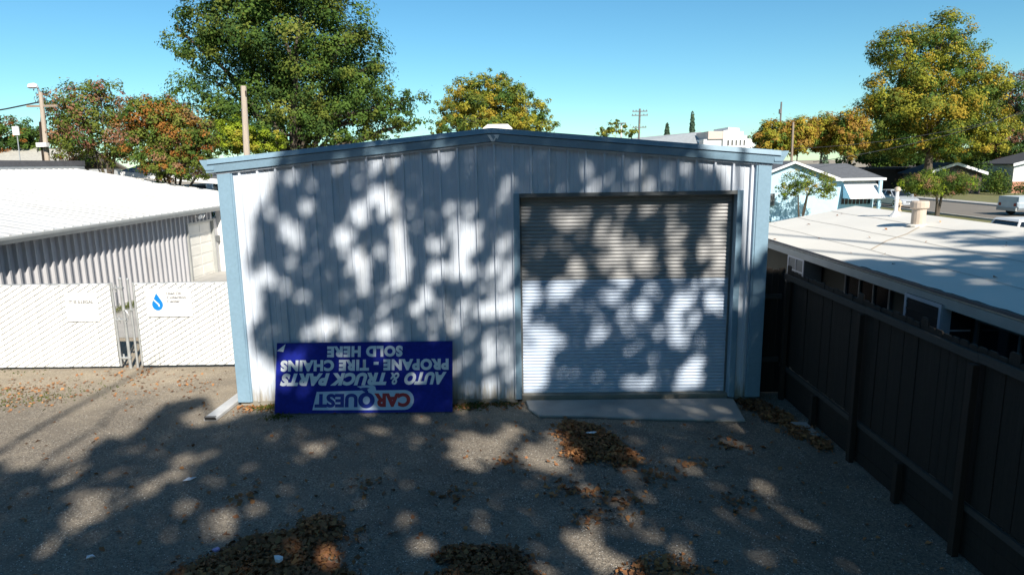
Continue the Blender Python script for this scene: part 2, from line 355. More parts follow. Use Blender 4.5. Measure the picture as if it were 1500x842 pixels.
for sx in (-1, 1):
    b = MB(); b.prism([(0, -.02, 4.70), (sx * 4.78, -.02, 4.70 - 4.78 * RS), (sx * 4.78, -.02, 4.67 - 4.78 * RS), (0, -.02, 4.67)], (0, 12.4, 0))
    for i in range(40):
        y = .1 + i * PITCH; b.prism([(0, y, 4.70), (0, y + .06, 4.70), (0, y + .045, 4.733), (0, y + .015, 4.733)], (sx * 4.78, 0, -4.78 * RS))
    b.build('roof', M['roofmetal'], G)
    v = (sx * 4.72, 0, -4.72 * RS)
    b = MB()
    b.prism([(0, 0, 4.745), (0, -.135, 4.742), (0, -.150, 4.66), (0, -.135, 4.655), (0, 0, 4.655)], v)
    b.build('rake_trim', M['trim'], G, bevel=.004)
    b = MB(); b.prism([(0, -.01, 4.648), (0, -.128, 4.648), (0, -.105, 4.525), (0, -.01, 4.525)], (sx * 4.76, 0, -4.76 * RS)); b.build('rake_fascia', M['trim'], G)
    b = MB(); b.prism([(0, -.008, 4.518), (0, -.066, 4.518), (0, -.066, 4.490), (0, -.008, 4.490)], (sx * 4.62, 0, -4.62 * RS)); b.build('rake_flashing', M['wall'], G)
    b = MB(); z0 = 4.135
    b.prism([(sx * 4.62, -.125, z0), (sx * 4.76, -.125, z0), (sx * 4.835, -.125, z0 + .13), (sx * 4.845, -.125, z0 + .165), (sx * 4.60, -.125, z0 + .165)], (0, 12.4, 0)); b.build('gutter', M['trim'], G)
    b = MB(); xa = HW - .185
    b.box((min(sx * xa, sx * (HW + .036)), -.060, .07), (max(sx * xa, sx * (HW + .036)), .10, 4.13))
    b.box((min(sx * (xa - .03), sx * (xa + .0)), -.050, .07), (max(sx * (xa - .03), sx * xa), 0.01, 4.13))
    b.build('corner_trim', M['trim'], G, bevel=.004)
b = MB(); b.loft([[(-.22, 1.2, 4.6), (.32, 1.2, 4.6), (.32, 7, 4.6), (-.22, 7, 4.6)], [(-.22, 1.2, 4.80), (.32, 1.2, 4.80), (.32, 7, 4.80), (-.22, 7, 4.80)], [(-.13, 1.25, 4.875), (.24, 1.25, 4.875), (.24, 6.9, 4.875), (-.13, 6.9, 4.875)]])
b.build('ridge_vent', M['offwhite'], G)
s = .00075; cx = .03
em = [[(-140, 74), (-72, 74), (-8, -40), (8, -74), (-44, -74)], [(0, 74), (130, 78), (112, 32), (84, -20), (60, 6), (44, -6), (12, -74), (-12, -60), (-4, -30), (36, 30)]]
for e in em:
    flat_shape([(cx + x * s, z * s) for x, z in e], 'emblem', M['plate'], G, (0, -.128, 4.574), (1, 0, 0), (0, 0, 1), .012)
# door
b = MB()
b.box((DX0 - .055, -.056, .07), (DX0 + .045, .20, DZ + .03)); b.build('door_jamb', M['trim'], G, bevel=.004); b = MB(); b.box((DX1 - .055, -.056, .07), (DX1 + .045, .20, DZ + .03)); b.build('door_jamb', M['trim'], G, bevel=.004)
b = MB(); b.box((DX0 + .045, -.052, DZ - .03), (DX1 - .055, .05, DZ + .028)); b.build('door_header', M['acgrey'], G)
b = MB(); b.box((DX0 + .047, .28, 3.2), (DX1 - .057, .34, DZ + .2)); b.build('door_hood', M['black'], G)
D = tag(bpy.data.objects.new('roll_up_door', bpy.data.meshes.new('roll_up_door')), None); 
def slats(z0, z1, n):
    b = MB(); p = (z1 - z0) / n
    rows = []
    for i in range(n):
        for t, y in ((0, .172), (.12, .160), (.45, .153), (.8, .160), (.93, .172)):
            z = z0 + (i + t) * p; rows.append([(DX0 + .047, y, z), (DX1 - .057, y, z)])
    rows.append([(DX0 + .047, .172, z1), (DX1 - .057, .172, z1)])
    b.strip(rows); return b
bpy.data.objects.remove(D)
DR = MB(); DR.box((DX0 + .047, .15, .115), (DX1 - .057, .19, .165)); D = DR.build('roll_up_door', M['door_low'], G, bevel=.004)
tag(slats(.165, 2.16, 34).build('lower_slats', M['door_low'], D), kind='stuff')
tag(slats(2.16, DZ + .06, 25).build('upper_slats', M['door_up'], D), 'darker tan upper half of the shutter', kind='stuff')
for x in (DX0 + .046, DX1 - .086):
    b = MB(); b.box((x, .125, .12), (x + .03, .15, DZ - .03)); b.build('door_guide', M['acgrey'], D)
b = MB(); b.box((DX0 + .046, .02, 0), (DX1 - .056, .6, .112)); b.build('door_sill', M['concrete_d'], G)

b = MB(); b.prism([(.50, -.016, 0), (.55, -.42, 0), (.72, -.75, 0), (1.6, -.80, 0), (2.4, -.92, 0), (4.04, -1.05, 0), (4.16, -.016, 0)], (0, 0, .045))
tag(b.build('concrete_apron', M['concrete'], bevel=.012), 'grey concrete apron slab in front of the roll-up door', 'concrete slab')
b = MB(); b.prism([(4.72, -1.14, 0), (4.84, -1.70, 0), (4.965, -1.68, 0), (4.965, -1.16, 0)], (0, 0, .05))
tag(b.build('concrete_paver', M['concrete'], bevel=.01), 'small concrete paver lying in dead leaves by the wooden fence', 'paver')

# ------------------------------------------------------------------ blue sign, upside down against the wall
SX0, SX1 = -3.815, -.755
S0 = Vector((SX1, -.47, .012)); SB = Vector((0, .375, 1.15)); SBL = SB.length; ub = SB / SBL
SG = thing('shop_sign', 'upside-down blue shop sign leaning against the white garage wall', 'sign', (-2.285, -.47, 0))
exS = Vector((-1, 0, 0)); eyS = -ub; nS = exS.cross(eyS).normalized()
def sp(a, s, d=0): return S0 + exS * a + ub * s + nS * d
b = MB(); SW = SX1 - SX0
b.hexa([sp(0, 0, -.025), sp(SW, 0, -.025), sp(SW, 0, 0), sp(0, 0, 0), sp(0, SBL, -.025), sp(SW, SBL, -.025), sp(SW, SBL, 0), sp(0, SBL, 0)])
BD = b.build('board', M['sign_blue'], SG)
b = MB()
for a0, a1, s0, s1 in ((0, SW, 0, .012), (0, SW, SBL - .012, SBL), (0, .012, .012, SBL - .012), (SW - .012, SW, .012, SBL - .012)):
    b.hexa([sp(a0, s0, -.004), sp(a1, s0, -.004), sp(a1, s0, .006), sp(a0, s0, .006), sp(a0, s1, -.004), sp(a1, s1, -.004), sp(a1, s1, .006), sp(a0, s1, .006)])
b.build('sign_edge', M['sign_navy'], SG)
H = SBL
def line(t, u0, u1, v0, v1, m, **k):      # v measured from the text's top edge (the board's lower edge)
    return lettering(t, 'lettering', m, SG, S0, exS, eyS, (u0 * SW, u1 * SW, -v1 * H, -v0 * H), **k)
line('SOLD HERE', .283, .712, .785, .945, M['sign_white'], bold=.06, space=1.12)
line('PROPANE - TIRE CHAINS', .022, .975, .59, .752, M['sign_white'], bold=.06, space=1.12)
line('AUTO', .033, .272, .385, .565, M['sign_white'], bold=.065, shear=.28, space=1.08)
line('&', .300, .352, .39, .562, M['sign_white'], bold=.018, shear=.2)
line('TRUCK PARTS', .372, .975, .385, .565, M['sign_white'], bold=.065, shear=.28, space=1.08)
# logo backing: rounded at its left end, square slanted at its right end, a tail under the big Q
def lg(u, v): return (u * SW, -v * H)
back = []
for i in range(11):
    a = math.pi / 2 + math.pi * i / 10; back.append((.268 * SW + .128 * H * 1.02 * math.cos(a), -(.175 * H) + .138 * H * math.sin(a)))
back += [lg(.43, .313), lg(.436, .37), lg(.452, .386), lg(.50, .386), lg(.516, .375), lg(.540, .372), lg(.500, .325), lg(.515, .313), lg(.765, .300), lg(.787, .045), lg(.47, .038)]
back[0] = lg(.268, .037)
flat_shape(back, 'logo_backing', M['sign_pale'], SG, S0, exS, eyS, .003)
lettering('CAR', 'logo_lettering', M['sign_red'], SG, S0, exS, eyS, (.236 * SW, .440 * SW, -.272 * H, -.078 * H), bold=.055, lift=.0055, space=1.02, label='red first three letters of the logo')
b = MB(); qc = (.4835 * SW, -.175 * H); ro, ri = [], []
for i in range(29):
    a = 2 * math.pi * i / 28
    ro.append(sp(qc[0] + .047 * SW * math.cos(a), -(qc[1] + .112 * H * math.sin(a)), .0062)); ri.append(sp(qc[0] + .020 * SW * math.cos(a), -(qc[1] + .056 * H * math.sin(a)), .0062))
b.strip([ro, ri])
b.face([sp(u * SW, v * H, .0062) for u, v in ((.470, .262), (.492, .288), (.512, .318), (.528, .338), (.508, .352), (.484, .354), (.466, .344), (.480, .325), (.474, .300))])
o = b.build('logo_lettering', M['sign_navy'], SG); o['label'] = 'large navy Q with a long tail'
lettering('UEST', 'logo_lettering', M['sign_navy'], SG, S0, exS, eyS, (.533 * SW, .775 * SW, -.272 * H, -.078 * H), bold=.05, lift=.0055, space=1.03, label='navy last letters of the logo')
flat_shape([(SW - .005, -(SBL - .14)), (SW - .155, -(SBL - .02)), (SW - .12, -(SBL - .155))], 'peeled_corner', M['plate'], SG, S0, exS, eyS, .012)

# ------------------------------------------------------------------ downspout extension lying on the ground
b = MB(); rings = []
for t in np.linspace(0, 1, 7):
    y = .55 - 1.32 * t; x = -4.73 - .06 * t; h = .08 - .012 * t; w = .092 + .012 * t
    rings.append([(x - w, y, .012), (x + w, y, .012), (x + w * 1.02, y, .012 + h * .7), (x + w * .8, y, .012 + h), (x - w * .8, y, .012 + h), (x - w * 1.02, y, .012 + h * .7)])
b.loft(rings, caps=False)
DS = b.build('downspout', M['downspout']); tag(DS, 'flattened white downspout lying on the dirt by the garage corner', 'downspout')
y = -.755; b = MB(); b.loft([[(-4.79 + a * .098, y, .02), (-4.79 + a * .098, y, .075)] for a in (-1, -.5, 0, .5, 1)][:1] and [[(-4.79 - .095, y, .02), (-4.79 + .095, y, .02), (-4.79 + .095, y, .085), (-4.79 - .095, y, .085)], [(-4.79 - .095, y + .02, .02), (-4.79 + .095, y + .02, .02), (-4.79 + .095, y + .02, .085), (-4.79 - .095, y + .02, .085)]])
b.build('dark_mouth', M['black'], DS)

# ------------------------------------------------------------------ white slatted chain-link gates on the left
GY = 2.27
def chain_gate(name, label, x0, x1, z0, z1, lean=0):
    t = thing(name, label, 'gate', ((x0 + x1) / 2, GY, 0))
    b = MB(); n = int((x1 - x0) / .088); w = (x1 - x0) / n
    for i in range(n):
        x = x0 + i * w; j = random.uniform(-.012, .012)
        b.box((x + .004, GY + random.uniform(-.004, .004), z0 + j * .3), (x + w - .004, GY + .012 + random.uniform(0, .004), z1 + j))
    tag(b.build('slats', M['slat'], t), kind='stuff')
    b = MB(); sl = .58; st = .118
    z = z0 - (x1 - x0) * sl
    k = 0
    while z < z1:
        a = []
        xa, za = x0, z
        if za < z0: xa = x0 + (z0 - z) / sl; za = z0
        xb, zb = x1, z + (x1 - x0) * sl
        if zb > z1: xb = x0 + (z1 - z) / sl; zb = z1
        if xb - xa > .02: b.tube([(xa, GY - .009, za), (xb, GY - .009, zb)], .0065, 3, caps=False)
        z += st; k += 1
    z = z0
    while z < z1 + (x1 - x0) * sl:
        xa, za = x0, z
        if za > z1: xa = x0 + (z - z1) / sl; za = z1
        xb, zb = x1, z - (x1 - x0) * sl
        if zb < z0: xb = x0 + (z - z0) / sl; zb = z0
        # the falling strands pass behind the slats except at each crossing
        L = math.hypot(xb - xa, zb - za)
        m_ = int((xb - xa) / (st / sl / 2))
        for i in range(m_):
            xm = xa + (i + .5) * (st / sl / 2); zm = za - (xm - xa) * sl
            b.tube([(xm - .014, GY - .004, zm + .014 * sl), (xm + .014, GY - .004, zm - .014 * sl)], .005, 3, caps=False)
        z += st
    tag(b.build('wire_mesh', M['wire'], t), kind='stuff')
    b = MB(); b.tube([(x0 - .02, GY + .035, z1 + .0), (x1 + .02, GY + .035, z1 + .0)], .02, 8)
    b.build('top_rail', M['galv'], t)
    b = MB(); b.tube([(x0 - .02, GY + .035, z0 + .03), (x1 + .02, GY + .035, z0 + .03)], .02, 8); b.build('bottom_rail', M['galv'], t)
    for x in (x0 - .03, x1 + .03):
        b = MB(); b.tube([(x, GY + .02, z0), (x, GY + .02, z1 + .03)], .024, 8); b.build('gate_stile', M['galv'], t)
    return t
g1 = chain_gate('slatted_gate', 'wide white slatted chain-link gate beside the grey workshop, left of the gap', -13.2, -8.12, .06, 1.83)
g2 = chain_gate('slatted_gate', 'shorter white slatted chain-link panel between the gap and the garage corner', -7.60, -4.66, .07, 1.83)
PG = thing('gate_post', 'galvanised steel gate post in the gap between the white gates', 'post', (-7.90, GY, 0))
b = MB(); b.tube([(-7.90, GY + .03, 0), (-7.90, GY + .03, 1.91)], .032, 10); b.lathe((-7.90, GY + .03, 1.91), [(.036, 0), (.036, .03), (.01, .06)], 10); b.build('shaft', M['galv'], PG)
for z in (.22, 1.05, 1.72):
    b = MB(); b.box((-8.10, GY - .005, z), (-7.86, GY + .065, z + .035)); b.tube([(-8.02, GY + .03, z - .06), (-8.02, GY + .03, z + .1)], .018, 7); b.build('hinge', M['galv'], PG)
PG2 = thing('gate_post', 'thinner steel post with latch chain, nearest the shorter white panel', 'post', (-7.74, GY, 0))
b = MB(); b.tube([(-7.745, GY + .03, 0), (-7.745, GY + .03, 1.90)], .024, 10); b.lathe((-7.745, GY + .03, 1.90), [(.028, 0), (.028, .025), (.01, .05)], 10); b.build('shaft', M['galv'], PG2)
b = MB(); b.box((-7.90, GY - .01, 1.26), (-7.66, GY + .01, 1.29)); b.tube([(-7.83 + .05 * math.sin(i * .7), GY - .02, 1.27 - .05 * i) for i in range(6)], .012, 5); b.build('latch', M['galv'], PG2)

q = thing('warning_sign', 'white notice with faded grey lettering on the left slatted gate', 'sign', (-8.75, GY - .02, 1.0))
b = MB(); b.box((-9.08, GY - .028, 1.05), (-8.40, GY - .018, 1.66)); b.build('plate', M['plate'], q, bevel=.003)
def gl(t, o, box, m, **k): return lettering(t, 'lettering', m, o, (0, GY - .028, 0), (1, 0, 0), (0, 0, 1), box, lift=.002, **k)
gl("IT IS ILLEGAL", q, (-9.00, -8.48, 1.43, 1.50), M['grey_print'], bold=.03)
for z in (1.36, 1.30, 1.24, 1.18):
    flat_shape([(-8.98, z), (-8.98 + random.uniform(.4, .5), z), (-8.5, z + .012), (-8.98, z + .012)], 'print_line', mat('pale_grey_print', (.42, .42, .43), .6), q, (0, GY - .028, 0), (1, 0, 0), (0, 0, 1), .002)
q = thing('collection_sign', 'white oil collection sign with a blue drop on the right slatted panel', 'sign', (-6.9, GY - .02, 1.0))
b = MB(); b.box((-7.37, GY - .028, 1.13), (-6.42, GY - .018, 1.72)); b.build('plate', M['plate'], q, bevel=.003)
drop = [(-.005, .37)]
for i in range(15):
    a = math.radians(35 - 250 * i / 14); drop.append((.125 * math.cos(a), .125 + .125 * math.sin(a)))
flat_shape([(-7.14 + x * .92, 1.265 + y) for x, y in drop], 'drop_logo', M['blue_print'], q, (0, GY - .028, 0), (1, 0, 0), (0, 0, 1), .002)
flat_shape([(-7.235, 1.50), (-7.215, 1.52), (-7.10, 1.40), (-7.095, 1.34), (-7.125, 1.36), (-7.13, 1.39)], 'drop_highlight', M['plate'], q, (0, GY - .028, 0), (1, 0, 0), (0, 0, 1), .0035)
for i, (t, w) in enumerate((('Used Oil', .30), ('Collection', .40), ('Center', .27))):
    gl(t, q, (-6.93, -6.93 + w, 1.595 - i * .085, 1.655 - i * .085), M['grey_print'], bold=.03)

# ------------------------------------------------------------------ grey ribbed workshop on the left
WX = -11.93; WY1 = 15.7; RY1 = 20.7; EZ = 2.66; SL = .173
WK = thing('grey_workshop', 'low grey ribbed metal workshop with a bright white metal roof', 'workshop', (-16, 8, 0))
def rib_panel(z0, z1):
    pr = [(0, 0), (.075, .022), (.075, .085), (0, .105), (0, .17), (.012, .18), (.012, .20), (0, .21), (0, .3048)]
    b = MB(); b.strip([[(WX + d, 8 + y, z0) for d, y in pr], [(WX + d, 8 + y, z1) for d, y in pr]]); return b
full = rib_panel(0, EZ - .03).build('wall_panel', M['greywall'], WK); short = rib_panel(2.17, EZ - .03).build('wall_panel', M['greywall'], WK)
DY0, DY1 = 13.25, 15.42
ys = [DY0 - (i + 1) * .3048 for i in range(41)]
for i, y in enumerate(ys):
    if i == 0: full.location = (0, y - 8, 0)
    else: inst(full, WK, (0, y - 8, 0))
for i in range(7):
    if i == 0: short.location = (0, DY0 - 8, 0)
    else: inst(short, WK, (0, DY0 + i * .3048 - 8, 0))
b = MB(); b.box((WX - .03, DY1, 0), (WX + .05, WY1 - .02, 2.165)); b.build('wall_end', M['greywall'], WK)
b = MB(); b.box((WX - .12, DY0 + .06, .01), (WX - .06, DY1 - .06, 2.12)); wd_ = b.build('garage_door', M['offwhite'], WK)
for r in range(5):
    for c in range(2):
        b = MB(); y0 = DY0 + .16 + c * .98; z0 = .08 + r * .41
        b.box((WX - .062, y0, z0), (WX - .048, y0 + .88, z0 + .33)); b.build('door_panel', M['offwhite'], wd_, bevel=.008)
b = MB(); b.box((WX - .08, DY0 - .0, 0), (WX + .06, DY0 + .07, 2.17)); b.box((WX - .08, DY1 - .07, 0), (WX + .06, DY1, 2.17)); b.box((WX - .08, DY0 + .07, 2.10), (WX + .05, DY1 - .07, 2.17)); b.build('door_frame', M['gutter'], WK)
b = MB(); b.box((WX - 8.4, .6, 0), (WX - .2, WY1, 2.6)); b.build('inner_wall', M['greywall'], WK)
def rz(x): return EZ + .02 + (WX + .32 - x) * SL
rp = MB(); xr = -20.5; Y = 8.0
pr = [(0, 0), (.03, .028), (.07, .028), (.10, 0), (.4, 0), (.43, .028), (.47, .028), (.5, 0), (.75, 0)]
x0 = WX + .36
rp.strip([[(x0, Y + y, rz(x0) + d) for y, d in pr], [(xr, Y + y, rz(xr) + d) for y, d in pr]])
rp.face([(x0, Y + y, rz(x0) + d) for y, d in pr] + [(x0, Y + .75, rz(x0) - .05), (x0, Y, rz(x0) - .05)])
rp0 = rp.build('roof_panel', M['roofmetal'], WK)
n = int((RY1 + 1.2) / .75)
for i in range(n):
    y = RY1 - (i + 1) * .75
    if i == 0: rp0.location = (0, y - Y, 0)
    else: inst(rp0, WK, (0, y - Y, 0))
b = MB(); b.prism([(x0 - .3, .0, rz(x0) - .10), (xr, .0, rz(xr) - .10), (xr, .0, rz(xr) - .06), (x0 - .3, .0, rz(x0) - .06)], (0, RY1, 0)); b.build('roof_deck', M['gutter'], WK)
b = MB(); gx = WX + .33
b.prism([(gx, -1, 2.50), (gx + .10, -1, 2.50), (gx + .14, -1, 2.60), (gx + .14, -1, 2.655), (gx, -1, 2.655)], (0, 16.55, 0)); b.build('gutter', M['gutter'], WK)
b = MB(); b.box((WX, -1, 2.63), (gx, 15.6, 2.645)); b.build('soffit', M['greywall'], WK)
b = MB(); b.box((xr - .35, -2, 4.05), (xr - .02, RY1 + .45, 4.36)); b.build('ridge_flashing', M['midcap'], WK)
b = MB(); b.box((xr - .40, -2, 4.363), (xr - .0, RY1 + .5, 4.60)); b.build('parapet_cap', M['darkcap'], WK)
fl = thing('flood_light', 'white flood light fixed above the workshop side door', 'light', (WX, 13.9, 2.35))
b = MB(); b.box((WX + .07, 13.83, 2.36), (WX + .10, 14.0, 2.5)); b.tube([(WX + .1, 13.91, 2.43), (WX + .22, 13.88, 2.42)], .025, 8); b.build('bracket', M['whitetrim'], fl)
for dy in (-.13, .13):
    b = MB(); b.tube([(WX + .18, 13.9 + dy, 2.44), (WX + .24, 13.9 + dy, 2.42), (WX + .34, 13.9 + dy * 1.3, 2.36)], [.04, .075, .095], 10); b.build('lamp_head', M['whitetrim'], fl)
mb = thing('wall_box', 'small grey meter box on the door frame of the workshop', 'meter box', (WX, 15.5, 1.3))
b = MB(); b.box((WX + .055, 15.46, 1.25), (WX + .16, 15.62, 1.48)); b.build('case', M['acgrey'], mb, bevel=.01)
b = MB(); b.tube([(WX + .08, 15.54, .02), (WX + .08, 15.54, 1.25)], .018, 6); b.build('conduit', M['gutter'], mb)
AN = thing('white_shed', 'plain white annex wall adjoining the grey workshop beyond its door', 'annex', (-8.5, 18, 0))
b = MB(); b.box((WX + .02, WY1, 0), (-6.0, RY1, 2.62)); b.build('wall', M['whitewall'], AN)
b = MB(); b.prism([(WX + .38, WY1 - .12, 2.70), (-5.8, WY1 - .12, 2.70), (-5.8, RY1 + .1, 2.76), (WX + .38, RY1 + .1, 2.76)], (0, 0, .05)); b.build('roof', M['roofmetal'], AN)
b = MB(); b.box((WX + .38, WY1 - .1, 2.655), (-5.82, WY1 - .04, 2.695)); b.build('eave_strip', M['post'], AN)
b = MB(); b.box((-10.9, WY1 - .03, 1.42), (-10.45, WY1, 1.47)); b.build('wall_vent', M['acgrey'], AN)

# ------------------------------------------------------------------ wooden fence on the right
FX = 5.05
def board_mb(x, y, w, z0, z1, along='y', t=.018):
    b = MB(); c = .022
    pts = [(0, z0), (w, z0), (w, z1 - c), (w - c, z1), (c, z1), (0, z1 - c)]
    if along == 'y': b.prism([(x, y + a, z) for a, z in pts], (t, 0, 0))
    else: b.prism([(x + a, y, z) for a, z in pts], (0, t, 0))
    return b
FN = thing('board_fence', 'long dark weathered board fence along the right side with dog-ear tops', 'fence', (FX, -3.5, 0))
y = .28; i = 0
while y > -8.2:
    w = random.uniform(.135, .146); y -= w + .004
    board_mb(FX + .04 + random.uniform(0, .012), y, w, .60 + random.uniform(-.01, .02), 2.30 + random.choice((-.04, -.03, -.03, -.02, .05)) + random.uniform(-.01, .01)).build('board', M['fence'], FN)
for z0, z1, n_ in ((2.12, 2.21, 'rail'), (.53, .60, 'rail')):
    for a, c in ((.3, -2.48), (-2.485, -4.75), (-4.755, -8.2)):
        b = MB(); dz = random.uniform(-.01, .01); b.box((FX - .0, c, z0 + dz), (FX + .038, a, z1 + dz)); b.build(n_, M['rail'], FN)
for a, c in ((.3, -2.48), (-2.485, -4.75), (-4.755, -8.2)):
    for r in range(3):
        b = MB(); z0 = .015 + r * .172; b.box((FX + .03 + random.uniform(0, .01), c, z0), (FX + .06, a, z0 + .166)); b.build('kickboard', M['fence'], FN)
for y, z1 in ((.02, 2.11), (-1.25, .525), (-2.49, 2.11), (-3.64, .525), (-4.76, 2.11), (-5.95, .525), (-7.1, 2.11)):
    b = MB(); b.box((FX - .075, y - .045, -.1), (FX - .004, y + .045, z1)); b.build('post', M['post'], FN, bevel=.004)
F2 = thing('short_board_fence', 'short dark fence section closing the gap between garage and long fence', 'fence', (4.85, .34, 0))
for i in range(4): board_mb(4.645 + i * .112, .34, .108, .02, 2.27 + .03 * (i % 2), 'x').build('board', M['fence'], F2)
for z in (.6, 1.75):
    b = MB(); b.box((4.64, .30, z), (5.04, .337, z + .085)); b.build('rail', M['rail'], F2)
F3 = thing('back_fence', 'sunlit dog-ear fence tops running behind the garage corner', 'fence', (5.3, 1.5, 0))
y = .5
for i in range(16):
    board_mb(5.30, y, .142, .05, 2.02 + .05 * (i % 2), 'y').build('board', M['fence'], F3); y += .148
b = MB(); b.box((5.262, .5, 1.7), (5.298, 2.86, 1.79)); b.build('rail', M['rail'], F3)

# ------------------------------------------------------------------ low house with white roof on the right
HX, EX, EZ2, RX, RSL = 6.3, 5.87, 2.45, 8.8, .185
HS = thing('olive_house', 'low olive house with a white rolled roof behind the board fence', 'house', (9, -2, 0))
def hz(x): return EZ2 + RSL * (min(x, 2 * RX - x) - EX)
b = MB(); Y0, Y1 = -16., 5.2
b.box((HX, Y0, 0), (HX + 5.0, Y1, 2.40)); b.build('wall', M['stucco'], HS)
b = MB(); b.prism([(HX + .02, 5.0, 2.40), (HX + 4.98, 5.0, 2.40), (RX, 5.0, 2.83)], (0, .15, 0)); b.build('gable', M['stucco'], HS)
b = MB(); E2 = 2 * RX - EX
b.prism([(EX + .03, Y0, EZ2 - .06), (EX, Y0, EZ2 - .012), (EX, Y0, EZ2), (RX, Y0, hz(RX)), (E2, Y0, EZ2), (E2 - .03, Y0, EZ2 - .06), (RX, Y0, hz(RX) - .06)], (0, 5.55 - Y0, 0)); b.build('roof', M['rollroof'], HS)
b = MB(); b.box((EX + .0, Y0, EZ2 - .19), (EX + .032, 5.5, EZ2 - .062)); b.build('fascia', M['fascia'], HS)
b = MB(); b.box((EX - .012, Y0, EZ2 - .03), (EX + .0, 5.55, EZ2 + .012)); b.build('drip_edge', M['darkcap'], HS)
b = MB(); b.box((EX + .032, Y0, EZ2 - .10), (HX, 5.2, EZ2 - .085)); b.build('soffit', M['stucco'], HS)
for x in (6.55, 7.35, 8.15):
    b = MB(); pts = [(x + .02 * math.sin(i * 1.7), Y0 + i * (5.5 - Y0) / 30) for i in range(31)]
    b.strip([[(px - .009, py, hz(px - .014) + .004), (px + .009, py, hz(px + .009) + .004)] for px, py in pts]); b.build('roof_seam', M['seam'], HS)
b = MB(); pts = [(8.05, 1.5), (7.6, 1.1), (7.1, .85), (6.6, .4)]
b.strip([[(px, py, hz(px) + .006), (px, py + .05, hz(px) + .006)] for px, py in pts]); b.build('rust_streak', mat('rusty_stain', (.50, .42, .33), .9), HS)
b = MB(); pts = [(EX + .02 + abs(.02 * math.sin(i * 2.3)) + .015 * random.random(), -4.6 + i * .12, 0) for i in range(34)]
b.strip([[(EX + .004, p[1], hz(EX + .004) + .005), (p[0], p[1], hz(p[0]) + .005)] for p in pts]); b.build('edge_debris', M['post'], HS)
def window(y0, y1, z0, z1, bars, label):
    b = MB(); b.box((HX - .012, y0, z0), (HX - .006, y1, z1)); w = b.build('window', M['glass'], HS); w['label'] = label
    b = MB()
    for a, c in ((y0 - .05, y0), (y1, y1 + .05)): b.box((HX - .045, a, z0 - .05), (HX - .004, c, z1 + .05))
    b.box((HX - .045, y0, z1), (HX - .004, y1, z1 + .05)); b.box((HX - .045, y0, z0 - .05), (HX - .004, y1, z0))
    for i in range(1, bars): yy = y0 + (y1 - y0) * i / bars; b.box((HX - .04, yy - .02, z0), (HX - .013, yy + .02, z1))
    b.build('window_frame', M['acgrey'], w)
window(-.85, .55, 1.35, 2.12, 3, 'dark window with two mullions')
window(-4.4, -2.95, 1.35, 2.10, 2, 'dark window nearest the viewer')
def ac(label, y0, y1, z0, z1, xo, grid, side_m):
    t = thing('window_air_conditioner', label, 'air conditioner', (HX - .2, (y0 + y1) / 2, z0), 'air conditioners on the house wall')
    b = MB(); b.box((HX - xo, y0, z0), (HX - .05, y1, z1)); b.build('cabinet', side_m, t, bevel=.006)
    x = HX - xo - .012; b = MB(); f = .05
    b.box((x, y0, z0), (x + .011, y0 + f, z1)); b.box((x, y1 - f, z0), (x + .011, y1, z1)); b.box((x, y0 + f, z1 - f), (x + .011, y1 - f, z1)); b.box((x, y0 + f, z0), (x + .011, y1 - f, z0 + f)); b.build('front_frame', M['frame'], t)
    b = MB()
    if grid:
        ym = (y0 + y1) / 2; zm = (z0 + z1) / 2
        b.box((x + .002, ym - .012, z0 + f), (x + .01, ym + .012, z1 - f)); b.box((x + .002, y0 + f, zm - .012), (x + .0095, ym - .012, zm + .012)); b.box((x + .002, ym + .012, zm - .012), (x + .0095, y1 - f, zm + .012)); b.build('grille_bar', M['frame'], t)
    else:
        for i in range(6):
            z = z0 + f + .03 + i * (z1 - z0 - 2 * f) / 6; b.box((x + .004, y0 + f, z), (x + .0105, y1 - f, z + .03))
        b.build('louvre', M['black'], t)
        b = MB(); b.box((HX - xo, y0 - .010, z0), (HX - xo + .12, y0 - .002, z1)); b.build('side_frame', M['frame'], t)
        b = MB(); b.box((HX - xo + .12, y0 - .010, (z0 + z1) / 2), (HX - .06, y0 - .002, (z0 + z1) / 2 + .02)); b.build('side_rail', M['frame'], t)
    return t
ac('small air conditioner with a four-pane white front, farther along the olive wall', 1.50, 2.28, 1.70, 2.27, .40, True, M['acgrey'])
ac('larger air conditioner with a bluish white frame, nearer on the olive wall', -2.85, -2.02, 1.60, 2.30, .45, False, M['black'])
fp = thing('flue_pipe', 'stout beige flue pipe with a capped top on the white roof', 'flue', (8.13, 1.72, hz(8.13)))
b = MB(); z = hz(8.13) - .05; b.lathe((8.13, 1.72, z), [(.13, 0), (.125, .1), (.125, .38)], 16); b.build('pipe', M['beige'], fp, smooth=False)
b = MB(); b.lathe((8.13, 1.72, z + .37), [(.14, 0), (.165, .02), (.165, .12), (.15, .145), (.05, .15)], 16); b.build('cap', M['beige'], fp)
b = MB(); b.lathe((8.13, 1.72, z), [(.2, .03), (.19, .06), (.14, .075)], 16); b.build('flashing', M['rollroof'], fp)
vp = thing('vent_pipe', 'slim white vent pipe with a round cap near the roof ridge', 'vent pipe', (8.5, 3.2, hz(8.5)))
b = MB(); z = hz(8.5) - .03; b.lathe((8.5, 3.2, z), [(.13, 0), (.06, .09), (.038, .14), (.036, .36), (.045, .37), (.045, .42), (.036, .43), (.034, .54)], 12); b.build('pipe', M['whitetrim'], vp)
b = MB(); b.lathe((8.5, 3.2, z + .54), [(.04, 0), (.06, .02), (.06, .07), (.03, .1)], 12); b.build('cap', M['beige'], vp)

